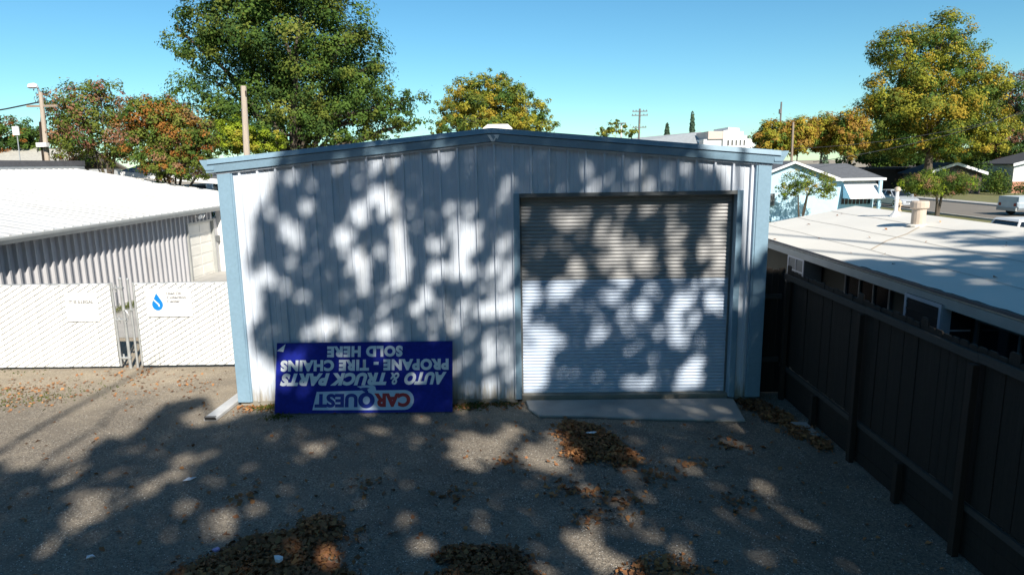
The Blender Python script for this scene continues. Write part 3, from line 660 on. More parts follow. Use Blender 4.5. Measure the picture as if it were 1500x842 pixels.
# ------------------------------------------------------------------ blue house across the side yard
BH = thing('blue_house', 'small light-blue house with grey shingle roof and white window awning', 'house', (21, 38, 0))
gx0, gxp, gx1, gz0, gzp, gy = 15.31, 18.54, 21.77, 2.72, 3.95, 34.
b = MB(); b.prism([(gx0 + .35, gy, 0), (gx1 - .35, gy, 0), (gx1 - .35, gy, gz0 + .02), (gxp, gy, gzp - .10), (gx0 + .35, gy, gz0 + .02)], (0, 9, 0)); b.build('gable_wall', M['bluehouse'], BH)
b = MB(); b.box((gx1 - .34, 38, 0), (26.1, 44.5, 2.62)); b.build('wall', M['bluehouse'], BH)
for sgn in (-1, 1):
    xe = gxp + sgn * (gx1 - gxp); b = MB()
    b.prism([(gxp, gy - .32, gzp), (xe, gy - .32, gz0), (xe, gy - .32, gz0 + .05), (gxp, gy - .32, gzp + .05)], (0, 9.5, 0)); b.build('roof', M['shingle'], BH)
    b = MB(); b.prism([(gxp, gy - .36, gzp + .06), (xe, gy - .36, gz0 + .06), (xe, gy - .36, gz0 - .10), (gxp, gy - .36, gzp - .10)], (0, .035, 0)); b.build('rake_board', M['whitetrim'], BH)
b = MB(); b.hexa([(20.2, 41.2, 2.7), (25.6, 41.2, 2.7), (25.6, 41.3, 2.7), (20.2, 41.3, 2.7), (20.2, 41.2, 3.72), (25.4, 41.2, 3.72), (25.4, 41.3, 3.72), (20.2, 41.3, 3.72)]); b.build('ridge', M['shingle'], BH)
b = MB(); b.face([(19.5, 37.5, 2.70), (26.6, 37.5, 2.70), (25.5, 41.2, 3.74), (19.5, 41.2, 3.74)]); b.face([(19.5, 45, 2.70), (26.6, 45, 2.70), (25.5, 41.2, 3.74), (19.5, 41.2, 3.74)]); b.face([(26.6, 37.5, 2.70), (26.6, 45, 2.70), (25.5, 41.2, 3.74)]); b.build('roof', M['shingle'], BH)
b = MB(); b.box((gx1 - .1, 37.46, 2.55), (26.64, 37.5, 2.72)); b.box((26.6, 37.505, 2.55), (26.64, 45, 2.72)); b.build('fascia', M['whitetrim'], BH)
b = MB(); b.box((23.7, 37.985, .85), (25.9, 37.995, 2.1)); w_ = b.build('window', M['glass'], BH)
b = MB()
for i in range(9): b.box((23.72 + i * .27, 37.95, .8), (23.75 + i * .27, 37.98, 2.1))
b.build('window_bar', M['bluehouse'], w_)
b = MB(); b.prism([(23.75, 37.98, 2.50), (26.1, 37.98, 2.50), (26.45, 37.0, 1.28), (23.95, 37.0, 1.28)], (0, .03, .03)); b.build('awning', M['whitetrim'], BH)
b = MB(); b.prism([(23.75, 37.98, 2.50), (23.95, 37.0, 1.28), (23.85, 37.98, 1.28)], (.02, 0, 0)); b.build('awning_side', M['bluehouse'], BH)
b = MB(); b.box((26.05, 37.2, 0), (26.25, 37.4, 2.52)); b.build('porch_post', M['bluehouse'], BH)
b = MB(); b.tube([(17.1, 33.95, 0), (17.1, 33.95, 3.1)], .04, 6); b.box((17.0, 33.85, 1.1), (17.4, 33.98, 1.9)); b.build('meter_mast', M['acgrey'], BH)

# ------------------------------------------------------------------ far buildings
t = thing('commercial_building', 'far cream commercial building with stepped facade above the garage eave', 'building', (37, 110, 0))
b = MB(); b.box((32.9, 110, 0), (42.0, 125, 7.75)); b.build('wall', M['whitewall'], t)
b = MB(); b.box((33.6, 109.7, 7.75), (36.2, 118, 9.1)); b.build('parapet_block', M['pinkwall'], t)
b = MB(); b.prism([(36.2, 109.6, 5), (40.4, 109.6, 5), (40.4, 109.6, 8.3), (39.7, 109.6, 8.3), (39.7, 109.6, 9.0), (39.0, 109.6, 9.0), (39.0, 109.6, 9.55), (37.0, 109.6, 9.75), (37.0, 109.6, 9.3), (36.2, 109.6, 9.2)], (0, 9, 0)); b.build('stepped_front', M['whitewall'], t)
for i in range(6):
    b = MB(); b.box((36.4 + i * .62, 109.54, 5), (36.7 + i * .62, 109.59, 9.0 - abs(i - 2) * .2)); b.build('pilaster', M['whitewall'], t)
for i in range(5):
    b = MB(); b.box((37.0 + i * .7, 109.5, 6.6), (37.2 + i * .7, 109.62, 7.5)); b.build('window', M['glass'], t)
t = thing('warehouse', 'long far grey-roofed warehouse left of the cream building', 'building', (28, 118, 0))
b = MB(); b.box((18.5, 114, 0), (35.5, 130, 7.2)); b.build('wall', M['pinkwall'], t)
b = MB(); b.hexa([(18, 113, 7.1), (35.8, 113, 7.1), (35.8, 131, 7.1), (18, 131, 7.1), (22, 121, 8.5), (35.2, 121, 9.5), (35.2, 123, 9.5), (22, 123, 8.5)]); b.build('roof', M['greyroof'], t)
def far_house(label, x0, x1, y, zE, zR, wall, roof, trim=None, depth=9, base=None, winds=()):
    t = thing('distant_house', label, 'house', ((x0 + x1) / 2, y, 0)); xm = (x0 + x1) / 2
    b = MB(); b.prism([(x0, y, 0), (x1, y, 0), (x1, y, zE), (xm, y, zR - .12), (x0, y, zE)], (0, depth, 0)); b.build('wall', wall, t)
    for xa in (x0 - .4, x1 + .4):
        ze = zE - .4 * (zR - zE) / ((x1 - x0) / 2)
        b = MB(); b.prism([(xm, y - .4, zR), (xa, y - .4, ze), (xa, y - .4, ze + .12), (xm, y - .4, zR + .12)], (0, depth + .8, 0)); b.build('roof', roof, t)
        if trim: b = MB(); b.prism([(xm, y - .45, zR + .14), (xa, y - .45, ze + .14), (xa, y - .45, ze - .16), (xm, y - .45, zR - .16)], (0, .04, 0)); b.build('rake_board', trim, t)
    if base: b = MB(); b.box((x0, y - .06, 0), (x1, y - .005, base)); b.build('brick_base', M['brickred'], t)
    for wx, wz in winds:
        b = MB(); b.box((wx, y - .03, wz), (wx + 1.2, y - .01, wz + 1.1)); b.build('window', M['glass'], t)
    return t
far_house('far white house with brick base at the right edge of the view', 55.4, 67, 65, 3.2, 4.6, M['whitewall'], M['darkroof'], M['whitetrim'], depth=5, base=1.25, winds=((58, 1.4), (62, 1.4)))
far_house('far dark house with white gable boards under the big sycamore', 45.4, 51.6, 64.5, 2.35, 3.35, M['darkhouse'], M['darkroof'], M['whitetrim'], depth=4.5, winds=((46.5, .7), (49, .7)))
def ridge_house(label, x0, x1, y0, y1, zE, zR, wall, roof, trim):
    t = thing('distant_house', label, 'house', ((x0 + x1) / 2, y0, 0)); ym = (y0 + y1) / 2
    b = MB(); b.box((x0, y0, 0), (x1, y1, zE)); b.build('wall', wall, t)
    for ya in (y0 - .5, y1 + .5):
        b = MB(); ze = zE - .1; b.prism([(x0 - .4, ya, ze), (x0 - .4, ym, zR), (x0 - .4, ym, zR + .1), (x0 - .4, ya, ze + .1)], (x1 - x0 + .8, 0, 0)); b.build('roof', roof, t)
    b = MB(); b.box((x0 - .42, y0 - .54, zE - .22), (x1 + .42, y0 - .505, zE + .02)); b.build('fascia', trim, t)
    return t
ridge_house('far house with pale beige shingle roof at the left edge', -50, -32.3, 35.5, 44, 4.2, 5.75, M['whitewall'], M['beigeshingle'], M['gutter'])
t = thing('distant_house', 'dark-roofed house with white sloping eave behind the workshop roof', 'house', (-20, 28, 0))
b = MB(); b.box((-22, 27.6, 0), (-13, 36, 3.1)); b.build('wall', M['whitewall'], t)
b = MB(); b.hexa([(-22.4, 27, 3.95), (-12.6, 27, 3.05), (-12.6, 36.5, 3.05), (-22.4, 36.5, 3.95), (-22.4, 27.0, 4.05), (-12.6, 27.0, 3.15), (-14.2, 31, 3.85), (-22.4, 31.5, 4.75)]); b.build('roof', M['shingle'], t)
b = MB(); b.hexa([(-22.4, 26.94, 3.78), (-12.6, 26.94, 2.88), (-12.6, 26.98, 2.88), (-22.4, 26.98, 3.78), (-22.4, 26.94, 4.06), (-12.6, 26.94, 3.16), (-12.6, 26.98, 3.16), (-22.4, 26.98, 4.06)]); b.build('fascia', M['whitetrim'], t)
t = thing('dark_fence', 'dark purple board fence with a white post behind the annex roof', 'fence', (-15, 24, 0))
x = -18.2; 
while x < -9:
    if not -16.05 < x < -15.75:
        b = MB(); b.box((x, 24, 0), (x + .29, 24.03, 3.24 + random.uniform(-.02, .02))); b.build('board', M['darkfence'], t)
    x += .3
b = MB(); b.box((-16.04, 23.95, 0), (-15.72, 24.08, 3.36)); b.build('post', M['whitetrim'], t)

# ------------------------------------------------------------------ poles and cables
t = thing('street_lamp', 'wooden pole with white cobra-head street lamp beyond the workshop roof', 'street lamp', (-22.95, 22, 0))
b = MB(); b.tube([(-23.0, 22, 0), (-22.88, 22, 4.6), (-22.74, 22, 7.9)], [.15, .125, .09], 10); b.build('pole', M['palepole'], t)
b = MB(); b.tube([(-22.75, 22, 7.8), (-22.78, 21.9, 8.1), (-22.9, 21.8, 8.2)], .05, 8); b.build('arm', M['galv'], t)
b = MB(); b.loft([[(-22.72 - .48 * u, 21.8 + w * a, 8.12 + h * c) for a, c in ((-1, 0), (-.7, .8), (0, 1.2), (.7, .8), (1, 0), (0, -.5))] for u, w, h in ((0, .08, .1), (.3, .15, .16), (.8, .14, .14), (1, .04, .05))]); b.build('lamp_head', M['whitetrim'], t)
b = MB(); b.box((-23.5, 21.95, 7.2), (-22.0, 22.05, 7.3)); b.build('crossarm', M['pole'], t)
b = MB(); b.box((-23.05, 21.6, 5.3), (-22.55, 21.85, 5.5)); b.build('box', M['whitetrim'], t)
b = MB(); b.tube([(-23.06, 21.84, 0), (-22.95, 21.84, 5.3), (-22.88, 21.86, 6.5)], .05, 6); b.build('conduit', M['post'], t)
t = thing('wooden_pole', 'bare pale wooden pole rising behind the garage roof', 'pole', (-10.9, 16.6, 0))
b = MB(); b.tube([(-10.92, 16.6, 0), (-10.78, 16.6, 4.8), (-10.68, 16.6, 7.4)], [.14, .125, .11], 10); b.build('shaft', M['palepole'], t)
b = MB(); b.box((-10.60, 16.5, 7.0), (-10.57, 16.56, 7.2)); b.build('tag_plate', M['post'], t)
t = thing('utility_pole', 'far utility pole with three crossarms on the skyline', 'utility pole', (18.85, 95, 0))
b = MB(); b.tube([(18.7, 95, 0), (18.95, 95, 12.05)], [.2, .15], 8); b.build('pole', M['greypole'], t)
for z, w in ((11.65, 1.15), (11.05, 1.25), (9.25, 1.05)):
    b = MB(); b.box((18.93 - w, 94.8, z - .07), (18.93 + w, 94.92, z + .07)); b.build('crossarm', M['greypole'], t)
    for k in (-.9, -.5, .5, .9):
        b = MB(); b.lathe((18.93 + w * k, 94.86, z + .07), [(.05, 0), (.07, .08), (.03, .18)], 6); b.build('insulator', M['greypole'], t)
t = thing('utility_pole', 'thin far pole with small transformer above the orange trees', 'utility pole', (38.7, 90, 0))
b = MB(); b.tube([(38.75, 90, 0), (38.65, 90, 12.3)], [.18, .12], 8); b.build('pole', M['greypole'], t)
b = MB(); b.lathe((38.45, 89.8, 10.6), [(.15, 0), (.2, .05), (.2, .6), (.1, .7)], 8); b.build('transformer', M['greypole'], t)
t = thing('wooden_pole', 'slim brown wooden pole before the orange trees at right', 'pole', (24.0, 48, 0))
b = MB(); b.tube([(24.05, 48, 0), (23.92, 48, 7.25)], [.13, .09], 8); b.build('shaft', M['pole'], t)
t = thing('light_pole', 'white light pole by a small tree behind the garage ridge', 'light pole', (12.4, 70, 0))
b = MB(); b.tube([(12.38, 70, 0), (12.45, 70, 8.5)], [.12, .09], 8); b.build('shaft', M['offwhite'], t)
b = MB(); b.box((12.2, 69.8, 8.5), (13.0, 70.1, 8.62)); b.build('lamp_head', M['greypole'], t)
t = thing('panel_antenna', 'white panel on a thin mast above the beige roof', 'antenna', (-31.8, 31, 0))
b = MB(); b.tube([(-30.27, 30, 0), (-30.1, 30, 6.9)], .03, 6); b.build('mast', M['galv'], t)
b = MB(); b.box((-30.3, 29.9, 6.3), (-29.92, 29.98, 6.82)); b.build('panel', M['whitetrim'], t)
def cable(label, a, c, sag, r=.022):
    b = MB(); a, c = Vector(a), Vector(c)
    b.tube([a.lerp(c, i / 12) - Vector((0, 0, sag * 4 * (i / 12) * (1 - i / 12))) for i in range(13)], r, 4)
    return tag(b.build('cable', M['cable']), label, 'cable')
cable('upper black cable running left from the street lamp pole', (-22.8, 22, 7.45), (-45, 24, 7.3), .9, .035)
cable('lower black cable dropping left from the street lamp pole', (-22.8, 22, 7.15), (-29, 30, 5.3), .2, .035)
cable('thin cable from the brown pole toward the big sycamore', (23.95, 48, 5.0), (52, 58, 8.6), .7, .02)
cable('second thin cable sagging past the blue house roof', (22, 39, 3.9), (47, 52, 8.3), .5, .02)

# ------------------------------------------------------------------ vehicles
def wheel(parent, x, y, r, w):
    b = MB(); k = 18
    def ring(rr, yy): return [(x + rr * math.cos(2*math.pi*j/k), yy, r + rr * math.sin(2*math.pi*j/k)) for j in range(k)]
    b.loft([ring(r * .9, y - w/2), ring(r, y - w/2 + .03), ring(r, y + w/2 - .03), ring(r * .9, y + w/2)]); wh = b.build('wheel', M['black'], parent)
    s = 1 if y > 0 else -1; b = MB(); yy = y + s * (w / 2 + .004)
    b.loft([ring(r * .62, yy - s * .03), ring(r * .62, yy), ring(r * .5, yy + s * .004), ring(r * .15, yy - s * .012)]); b.build('rim', M['rim'], wh)
def vehicle(name, label, cat, paint, L, W, secs, cab, wx, wr, loc, rot, tail=False, bed=None):
    t = thing(name, label, cat); hw0 = W / 2
    b = MB(); rings = []
    for x, zb, zt, f in secs:
        h = hw0 * f; rings.append([(x, -h*.90, zb), (x, -h, zb+.14), (x, -h*1.0, zt-.16), (x, -h*.95, zt-.04), (x, -h*.82, zt), (x, h*.82, zt), (x, h*.95, zt-.04), (x, h, zt-.16), (x, h, zb+.14), (x, h*.90, zb)])
    b.loft(rings); b.build('body', paint, t, smooth=False)
    (xa, xb, zb), (ra, rb, zr) = cab; wbt = hw0 * .90; wrf = hw0 * .70
    b = MB(); b.hexa([(xa, -wbt, zb), (xb, -wbt, zb), (xb, wbt, zb), (xa, wbt, zb), (ra, -wrf, zr), (rb, -wrf, zr), (rb, wrf, zr), (ra, wrf, zr)]); b.build('windows', M['glass'], t)
    b = MB(); b.loft([[(ra-.08, -wrf-.03, zr-.015), (rb+.08, -wrf-.03, zr-.015), (rb+.08, wrf+.03, zr-.015), (ra-.08, wrf+.03, zr-.015)], [(ra, -wrf+.04, zr+.06), (rb, -wrf+.04, zr+.06), (rb, wrf-.04, zr+.06), (ra, wrf-.04, zr+.06)]]); b.build('roof', paint, t)
    b = MB(); m0 = (xa + xb) / 2; m1 = (ra + rb) / 2
    for s in (-1, 1):
        for p, q in (((xa, s*wbt, zb), (ra, s*wrf, zr)), ((xb, s*wbt, zb), (rb, s*wrf, zr)), ((m0, s*wbt, zb), (m1, s*wrf, zr))): b.tube([p, q], .045, 6)
    b.build('pillar', paint, t)
    for x in wx:
        for s in (-1, 1): wheel(t, x, s * (hw0 - .10), wr, .22)
    xf, zf = secs[-1][0], secs[-1][2]; xr_, zr_ = secs[0][0], secs[0][2]
    for s in (-1, 1):
        b = MB(); b.loft([[(xf-.22, s*hw0*.52, zf-.20), (xf-.22, s*hw0*.90, zf-.20), (xf-.22, s*hw0*.90, zf-.04), (xf-.22, s*hw0*.52, zf-.04)], [(xf+.03, s*hw0*.45, zf-.20), (xf-.03, s*hw0*.82, zf-.19), (xf-.06, s*hw0*.80, zf-.07), (xf+.0, s*hw0*.48, zf-.09)]]); b.build('headlight', M['lamp'], t)
        b = MB(); b.box((xr_-.02, s*hw0*.7-.1, zr_-.32), (xr_+.05, s*hw0*.7+.1, zr_-.12)); b.build('tail_light', mat('red_tail_lens', (.25, .01, .01), .2), t)
        b = MB(); b.box((xb-.35, s*(hw0+.02)-.06, zb+.02), (xb-.22, s*(hw0+.02)+.06, zb+.16)); b.build('mirror', paint, t)
    b = MB(); b.box((xf-.01, -hw0*.42, zf-.22), (xf+.035, hw0*.42, zf-.10)); b.build('grille', M['black'], t)
    b = MB(); b.loft([[(xf-.15, -hw0*.93, .30), (xf-.15, hw0*.93, .30), (xf-.15, hw0*.93, .52), (xf-.15, -hw0*.93, .52)], [(xf+.09, -hw0*.72, .30), (xf+.09, hw0*.72, .30), (xf+.09, hw0*.72, .50), (xf+.09, -hw0*.72, .50)]]); b.build('front_bumper', paint, t)
    b = MB(); b.box((xf+.085, -.16, .36), (xf+.1, .16, .46)); b.build('number_plate', M['plate'], t)
    b = MB(); b.box((xr_-.08, -hw0*.9, .34), (xr_+.02, hw0*.9, .56)); b.build('rear_bumper', M['gutter'], t)
    if bed:
        b = MB(); b.box((bed[0], -hw0*.78, bed[2]-.02), (bed[1], hw0*.78, bed[2]+.012)); b.build('bed_floor', M['black'], t)
        b = MB()
        for s in (-1, 1): b.box((bed[0]-.1, s*hw0*.86-.07, bed[2]-.05), (bed[1], s*hw0*.86+.07, bed[2]+.30))
        b.box((bed[0]-.12, -hw0*.8, bed[2]-.05), (bed[0]-.02, hw0*.8, bed[2]+.30)); b.build('bed_side', paint, t)
    t.location = loc; t.rotation_euler = (0, 0, rot); return t
sed = [(-2.25, .40, .85, .80), (-2.05, .26, .98, .95), (-1.2, .22, 1.0, 1.0), (.9, .22, .98, 1.0), (1.6, .22, .88, .97), (2.05, .26, .76, .90), (2.22, .34, .66, .74)]
vehicle('parked_car', 'silver sedan parked at the kerb with its front toward the viewer', 'car', M['silver'], 4.5, 1.8, sed, ((-1.75, 1.05, .94), (-1.0, .25, 1.40)), (-1.35, 1.38), .32, (32.25, 46.2, .004), -math.pi / 2)
vehicle('parked_car', 'pinkish sedan farther up the kerb behind the silver car', 'car', M['redcar'], 4.5, 1.8, sed, ((-1.75, 1.05, .94), (-1.0, .25, 1.40)), (-1.35, 1.38), .32, (32.35, 57, .004), -math.pi / 2)
suv = [(-2.3, .45, .98, .85), (-2.15, .32, 1.10, .96), (-1.0, .28, 1.12, 1.0), (1.0, .28, 1.10, 1.0), (1.9, .30, 1.02, .96), (2.2, .36, .92, .86), (2.32, .42, .80, .75)]
vehicle('suv', 'white SUV parked beyond the white roof at the right edge', 'SUV', M['whitecar'], 4.7, 1.9, suv, ((-2.15, 1.2, 1.08), (-1.85, .55, 1.70)), (-1.45, 1.45), .36, (21.1, 14.8, .012), 0)
pk = [(-2.7, .55, 1.0, .92), (-2.6, .42, 1.02, .97), (-.6, .40, 1.04, 1.0), (1.0, .40, 1.10, 1.0), (2.3, .42, 1.06, .97), (2.6, .46, .95, .9), (2.68, .5, .85, .8)]
vehicle('pickup_truck', 'grey-blue pickup truck with its open bed at the right edge', 'truck', M['bluecar'], 5.4, 1.95, pk, ((-.55, 1.35, 1.06), (-.40, .75, 1.72)), (-1.65, 1.75), .38, (37.3, 36.5, .004), .06, bed=(-2.55, -.6, 1.03))
t = thing('fire_hydrant', 'cream fire hydrant on the verge before the silver car', 'hydrant', (29.95, 41.5, 0))
b = MB(); b.lathe((29.95, 41.5, 0), [(.2, 0), (.2, .06), (.13, .08), (.13, .60), (.17, .62), (.17, .68), (.14, .76), (.07, .84), (.04, .85), (.04, .92)], 12); b.build('barrel', M['yellowhyd'], t)
for dx, dy in ((-.22, 0), (.22, 0), (0, -.24)):
    b = MB(); b.tube([(29.95, 41.5, .48), (29.95 + dx, 41.5 + dy, .48)], .07, 8); b.build('outlet', M['yellowhyd'], t)

# ------------------------------------------------------------------ foliage
def leaf_cloud(name, C, Nrm, size, mats, mi=None, parent=None, aspect=.62, fold=.18, kind=None):
    C = np.asarray(C, float); n = len(C); Nrm = Nrm / (np.linalg.norm(Nrm, axis=1, keepdims=True) + 1e-9)
    r = RNG.normal(size=(n, 3)); U = np.cross(Nrm, r); U /= np.linalg.norm(U, axis=1, keepdims=True) + 1e-9; V = np.cross(Nrm, U)
    s = (np.asarray(size) * np.ones(n))[:, None] * .5
    P = np.stack([C - U * s, C - V * s * aspect + Nrm * s * fold - U * s * .15, C + U * s, C + V * s * aspect + Nrm * s * fold - U * s * .15], 1).reshape(-1, 3)
    root = parent
    while root is not None and root.parent is not None: root = root.parent
    if root is not None: P = P - np.array(root.location)
    me = bpy.data.meshes.new(name); me.vertices.add(4 * n); me.vertices.foreach_set('co', P.astype(np.float32).ravel())
    me.loops.add(4 * n); me.loops.foreach_set('vertex_index', np.arange(4 * n, dtype=np.int32))
    me.polygons.add(n); me.polygons.foreach_set('loop_start', np.arange(0, 4 * n, 4, dtype=np.int32)); 
    for m in (mats if isinstance(mats, (list, tuple)) else [mats]): me.materials.append(m)
    if mi is not None: me.polygons.foreach_set('material_index', np.asarray(mi, np.int32))
    me.update(calc_edges=True)
    o = bpy.data.objects.new(name, me); COL.objects.link(o); o.parent = parent
    if kind: o['kind'] = kind
    return o
def rnd_dirs(n):
    d = RNG.normal(size=(n, 3)); return d / np.linalg.norm(d, axis=1, keepdims=True)
def tree(name, label, base, lobes, nleaf, lsize, mats, trunk_r=.25, clump=.30, per=90, group=None, fork=.35, weights=None, shell=.55, stems=1, wisps=0):
    nleaf = int(nleaf * 1.3); per = int(per * 1.2); lsize *= .86
    t = thing(name, label, 'tree', base, group)
    Lb = np.array(lobes, float); vol = (Lb[:, 3] * Lb[:, 4] * Lb[:, 5]) ** .62; vol /= vol.sum()
    ncl = max(6, nleaf // per); li = RNG.choice(len(Lb), ncl, p=vol)
    d = rnd_dirs(ncl); rad = shell + (1 - shell) * RNG.random(ncl) ** .6; rad[RNG.random(ncl) < .22] *= .6
    cc = Lb[li, :3] + d * Lb[li, 3:6] * rad[:, None]
    cr = clump * (Lb[li, 3:6].min(1)) * RNG.uniform(.55, 1.25, ncl)
    cr = np.clip(cr, lsize * 1.1, lsize * 7)
    # leaves
    wi = RNG.choice(ncl, nleaf, p=cr ** 1.6 / (cr ** 1.6).sum())
    dd = rnd_dirs(nleaf) * (RNG.random(nleaf) ** .45)[:, None]; dd[:, 2] *= .72
    P = cc[wi] + dd * cr[wi][:, None]
    Nn = dd * 1.25 + d[wi] * .55 + np.array([0, 0, .45]) + RNG.normal(size=(nleaf, 3)) * .27
    if wisps:
        k = int(nleaf * wisps); idx = RNG.choice(nleaf, k, replace=False); P[idx] += (P[idx] - Lb[li[wi[idx]], :3]) * RNG.uniform(.03, .16, k)[:, None] + RNG.normal(size=(k, 3)) * lsize
    P[:, 2] = np.maximum(P[:, 2], .3)
    w = weights or [1 / len(mats)] * len(mats)
    cm = RNG.choice(len(mats), ncl, p=w); mi = cm[wi]; flip = RNG.random(nleaf) < .05; mi[flip] = RNG.choice(len(mats), flip.sum(), p=w)
    leaf_cloud('crown', P, Nn, lsize * np.clip(RNG.lognormal(-.08, .32, nleaf), .45, 1.9), mats, mi, t)
    # trunk and limbs
    cen = Vector(np.average(Lb[:, :3], axis=0, weights=vol)); bx = Vector(base)
    tops = []
    for s in range(stems):
        a = 2 * math.pi * s / max(1, stems) + .7; off = Vector((math.cos(a), math.sin(a), 0)) * (trunk_r * 1.2 if stems > 1 else 0)
        f = bx + off; top = bx.lerp(cen, fork) + off * 5; top.z = bx.z + (cen.z - bx.z) * fork * 1.35
        mid = f.lerp(top, .5) + Vector((random.uniform(-1, 1), random.uniform(-1, 1), 0)) * trunk_r * .6
        b = MB(); b.tube([f - Vector((0, 0, .1)), f.lerp(mid, .15), mid, top], [trunk_r * 1.35, trunk_r, trunk_r * .85, trunk_r * .7], 9); b.build('trunk', M['bark'], t); tops.append(top)
    order = RNG.permutation(ncl)[:min(ncl, 34)]
    b = MB()
    for i in range(len(Lb)):
        c = Vector(Lb[i, :3]); top = min(tops, key=lambda q: (q - c).length); m_ = top.lerp(c, .5) + Vector((0, 0, .12 * (c - top).length)) + Vector(RNG.normal(size=3)) * trunk_r
        b.tube([top - Vector((0, 0, trunk_r)), m_, c], [trunk_r * .42, trunk_r * .26, trunk_r * .12], 6)
        for j in order:
            if li[j] == i: q = Vector(cc[j]); b.tube([m_.lerp(c, .6), c.lerp(q, .5) + Vector(RNG.normal(size=3)) * .1, q], [trunk_r * .2, trunk_r * .12, trunk_r * .05], 4, caps=False)
    b.build('limbs', M['bark'], t)
    return t
lg1 = leaf_mat('green_leaf', [(0.034, 0.071, 0.017), (0.068, 0.128, 0.027), (0.111, 0.178, 0.034), (0.170, 0.221, 0.048)], .28)
lg2 = leaf_mat('olive_leaf', [(0.060, 0.085, 0.020), (0.111, 0.145, 0.027), (0.170, 0.204, 0.037), (0.255, 0.255, 0.060)], .28)
lg3 = leaf_mat('deep_green_leaf', [(0.020, 0.048, 0.017), (0.041, 0.082, 0.024), (0.068, 0.119, 0.031), (0.102, 0.153, 0.034)], .25)
lo1 = leaf_mat('orange_red_leaf', [(.17, .062, .022), (.28, .11, .030), (.36, .16, .04), (.25, .17, .035)], .3)
lo2 = leaf_mat('rusty_pink_leaf', [(0.187, 0.076, 0.060), (0.289, 0.128, 0.085), (0.323, 0.187, 0.102), (0.204, 0.153, 0.051)], .3)
ly1 = leaf_mat('yellow_green_leaf', [(0.136, 0.170, 0.027), (0.255, 0.272, 0.034), (0.374, 0.340, 0.044), (0.476, 0.374, 0.060)], .32)
ly2 = leaf_mat('golden_leaf', [(0.204, 0.145, 0.024), (0.340, 0.255, 0.034), (0.476, 0.340, 0.048), (0.442, 0.255, 0.043)], .32)
lo3 = leaf_mat('bright_orange_leaf', [(.26, .12, .03), (.36, .19, .045), (.40, .25, .06), (.30, .24, .05)], .32)
llm = leaf_mat('lime_leaf', [(0.136, 0.221, 0.020), (0.238, 0.323, 0.027), (0.323, 0.391, 0.034), (0.374, 0.340, 0.051)], .34)
lcy = leaf_mat('conifer_needle', [(0.051, 0.088, 0.060), (0.076, 0.119, 0.076), (0.102, 0.145, 0.085)], .1)
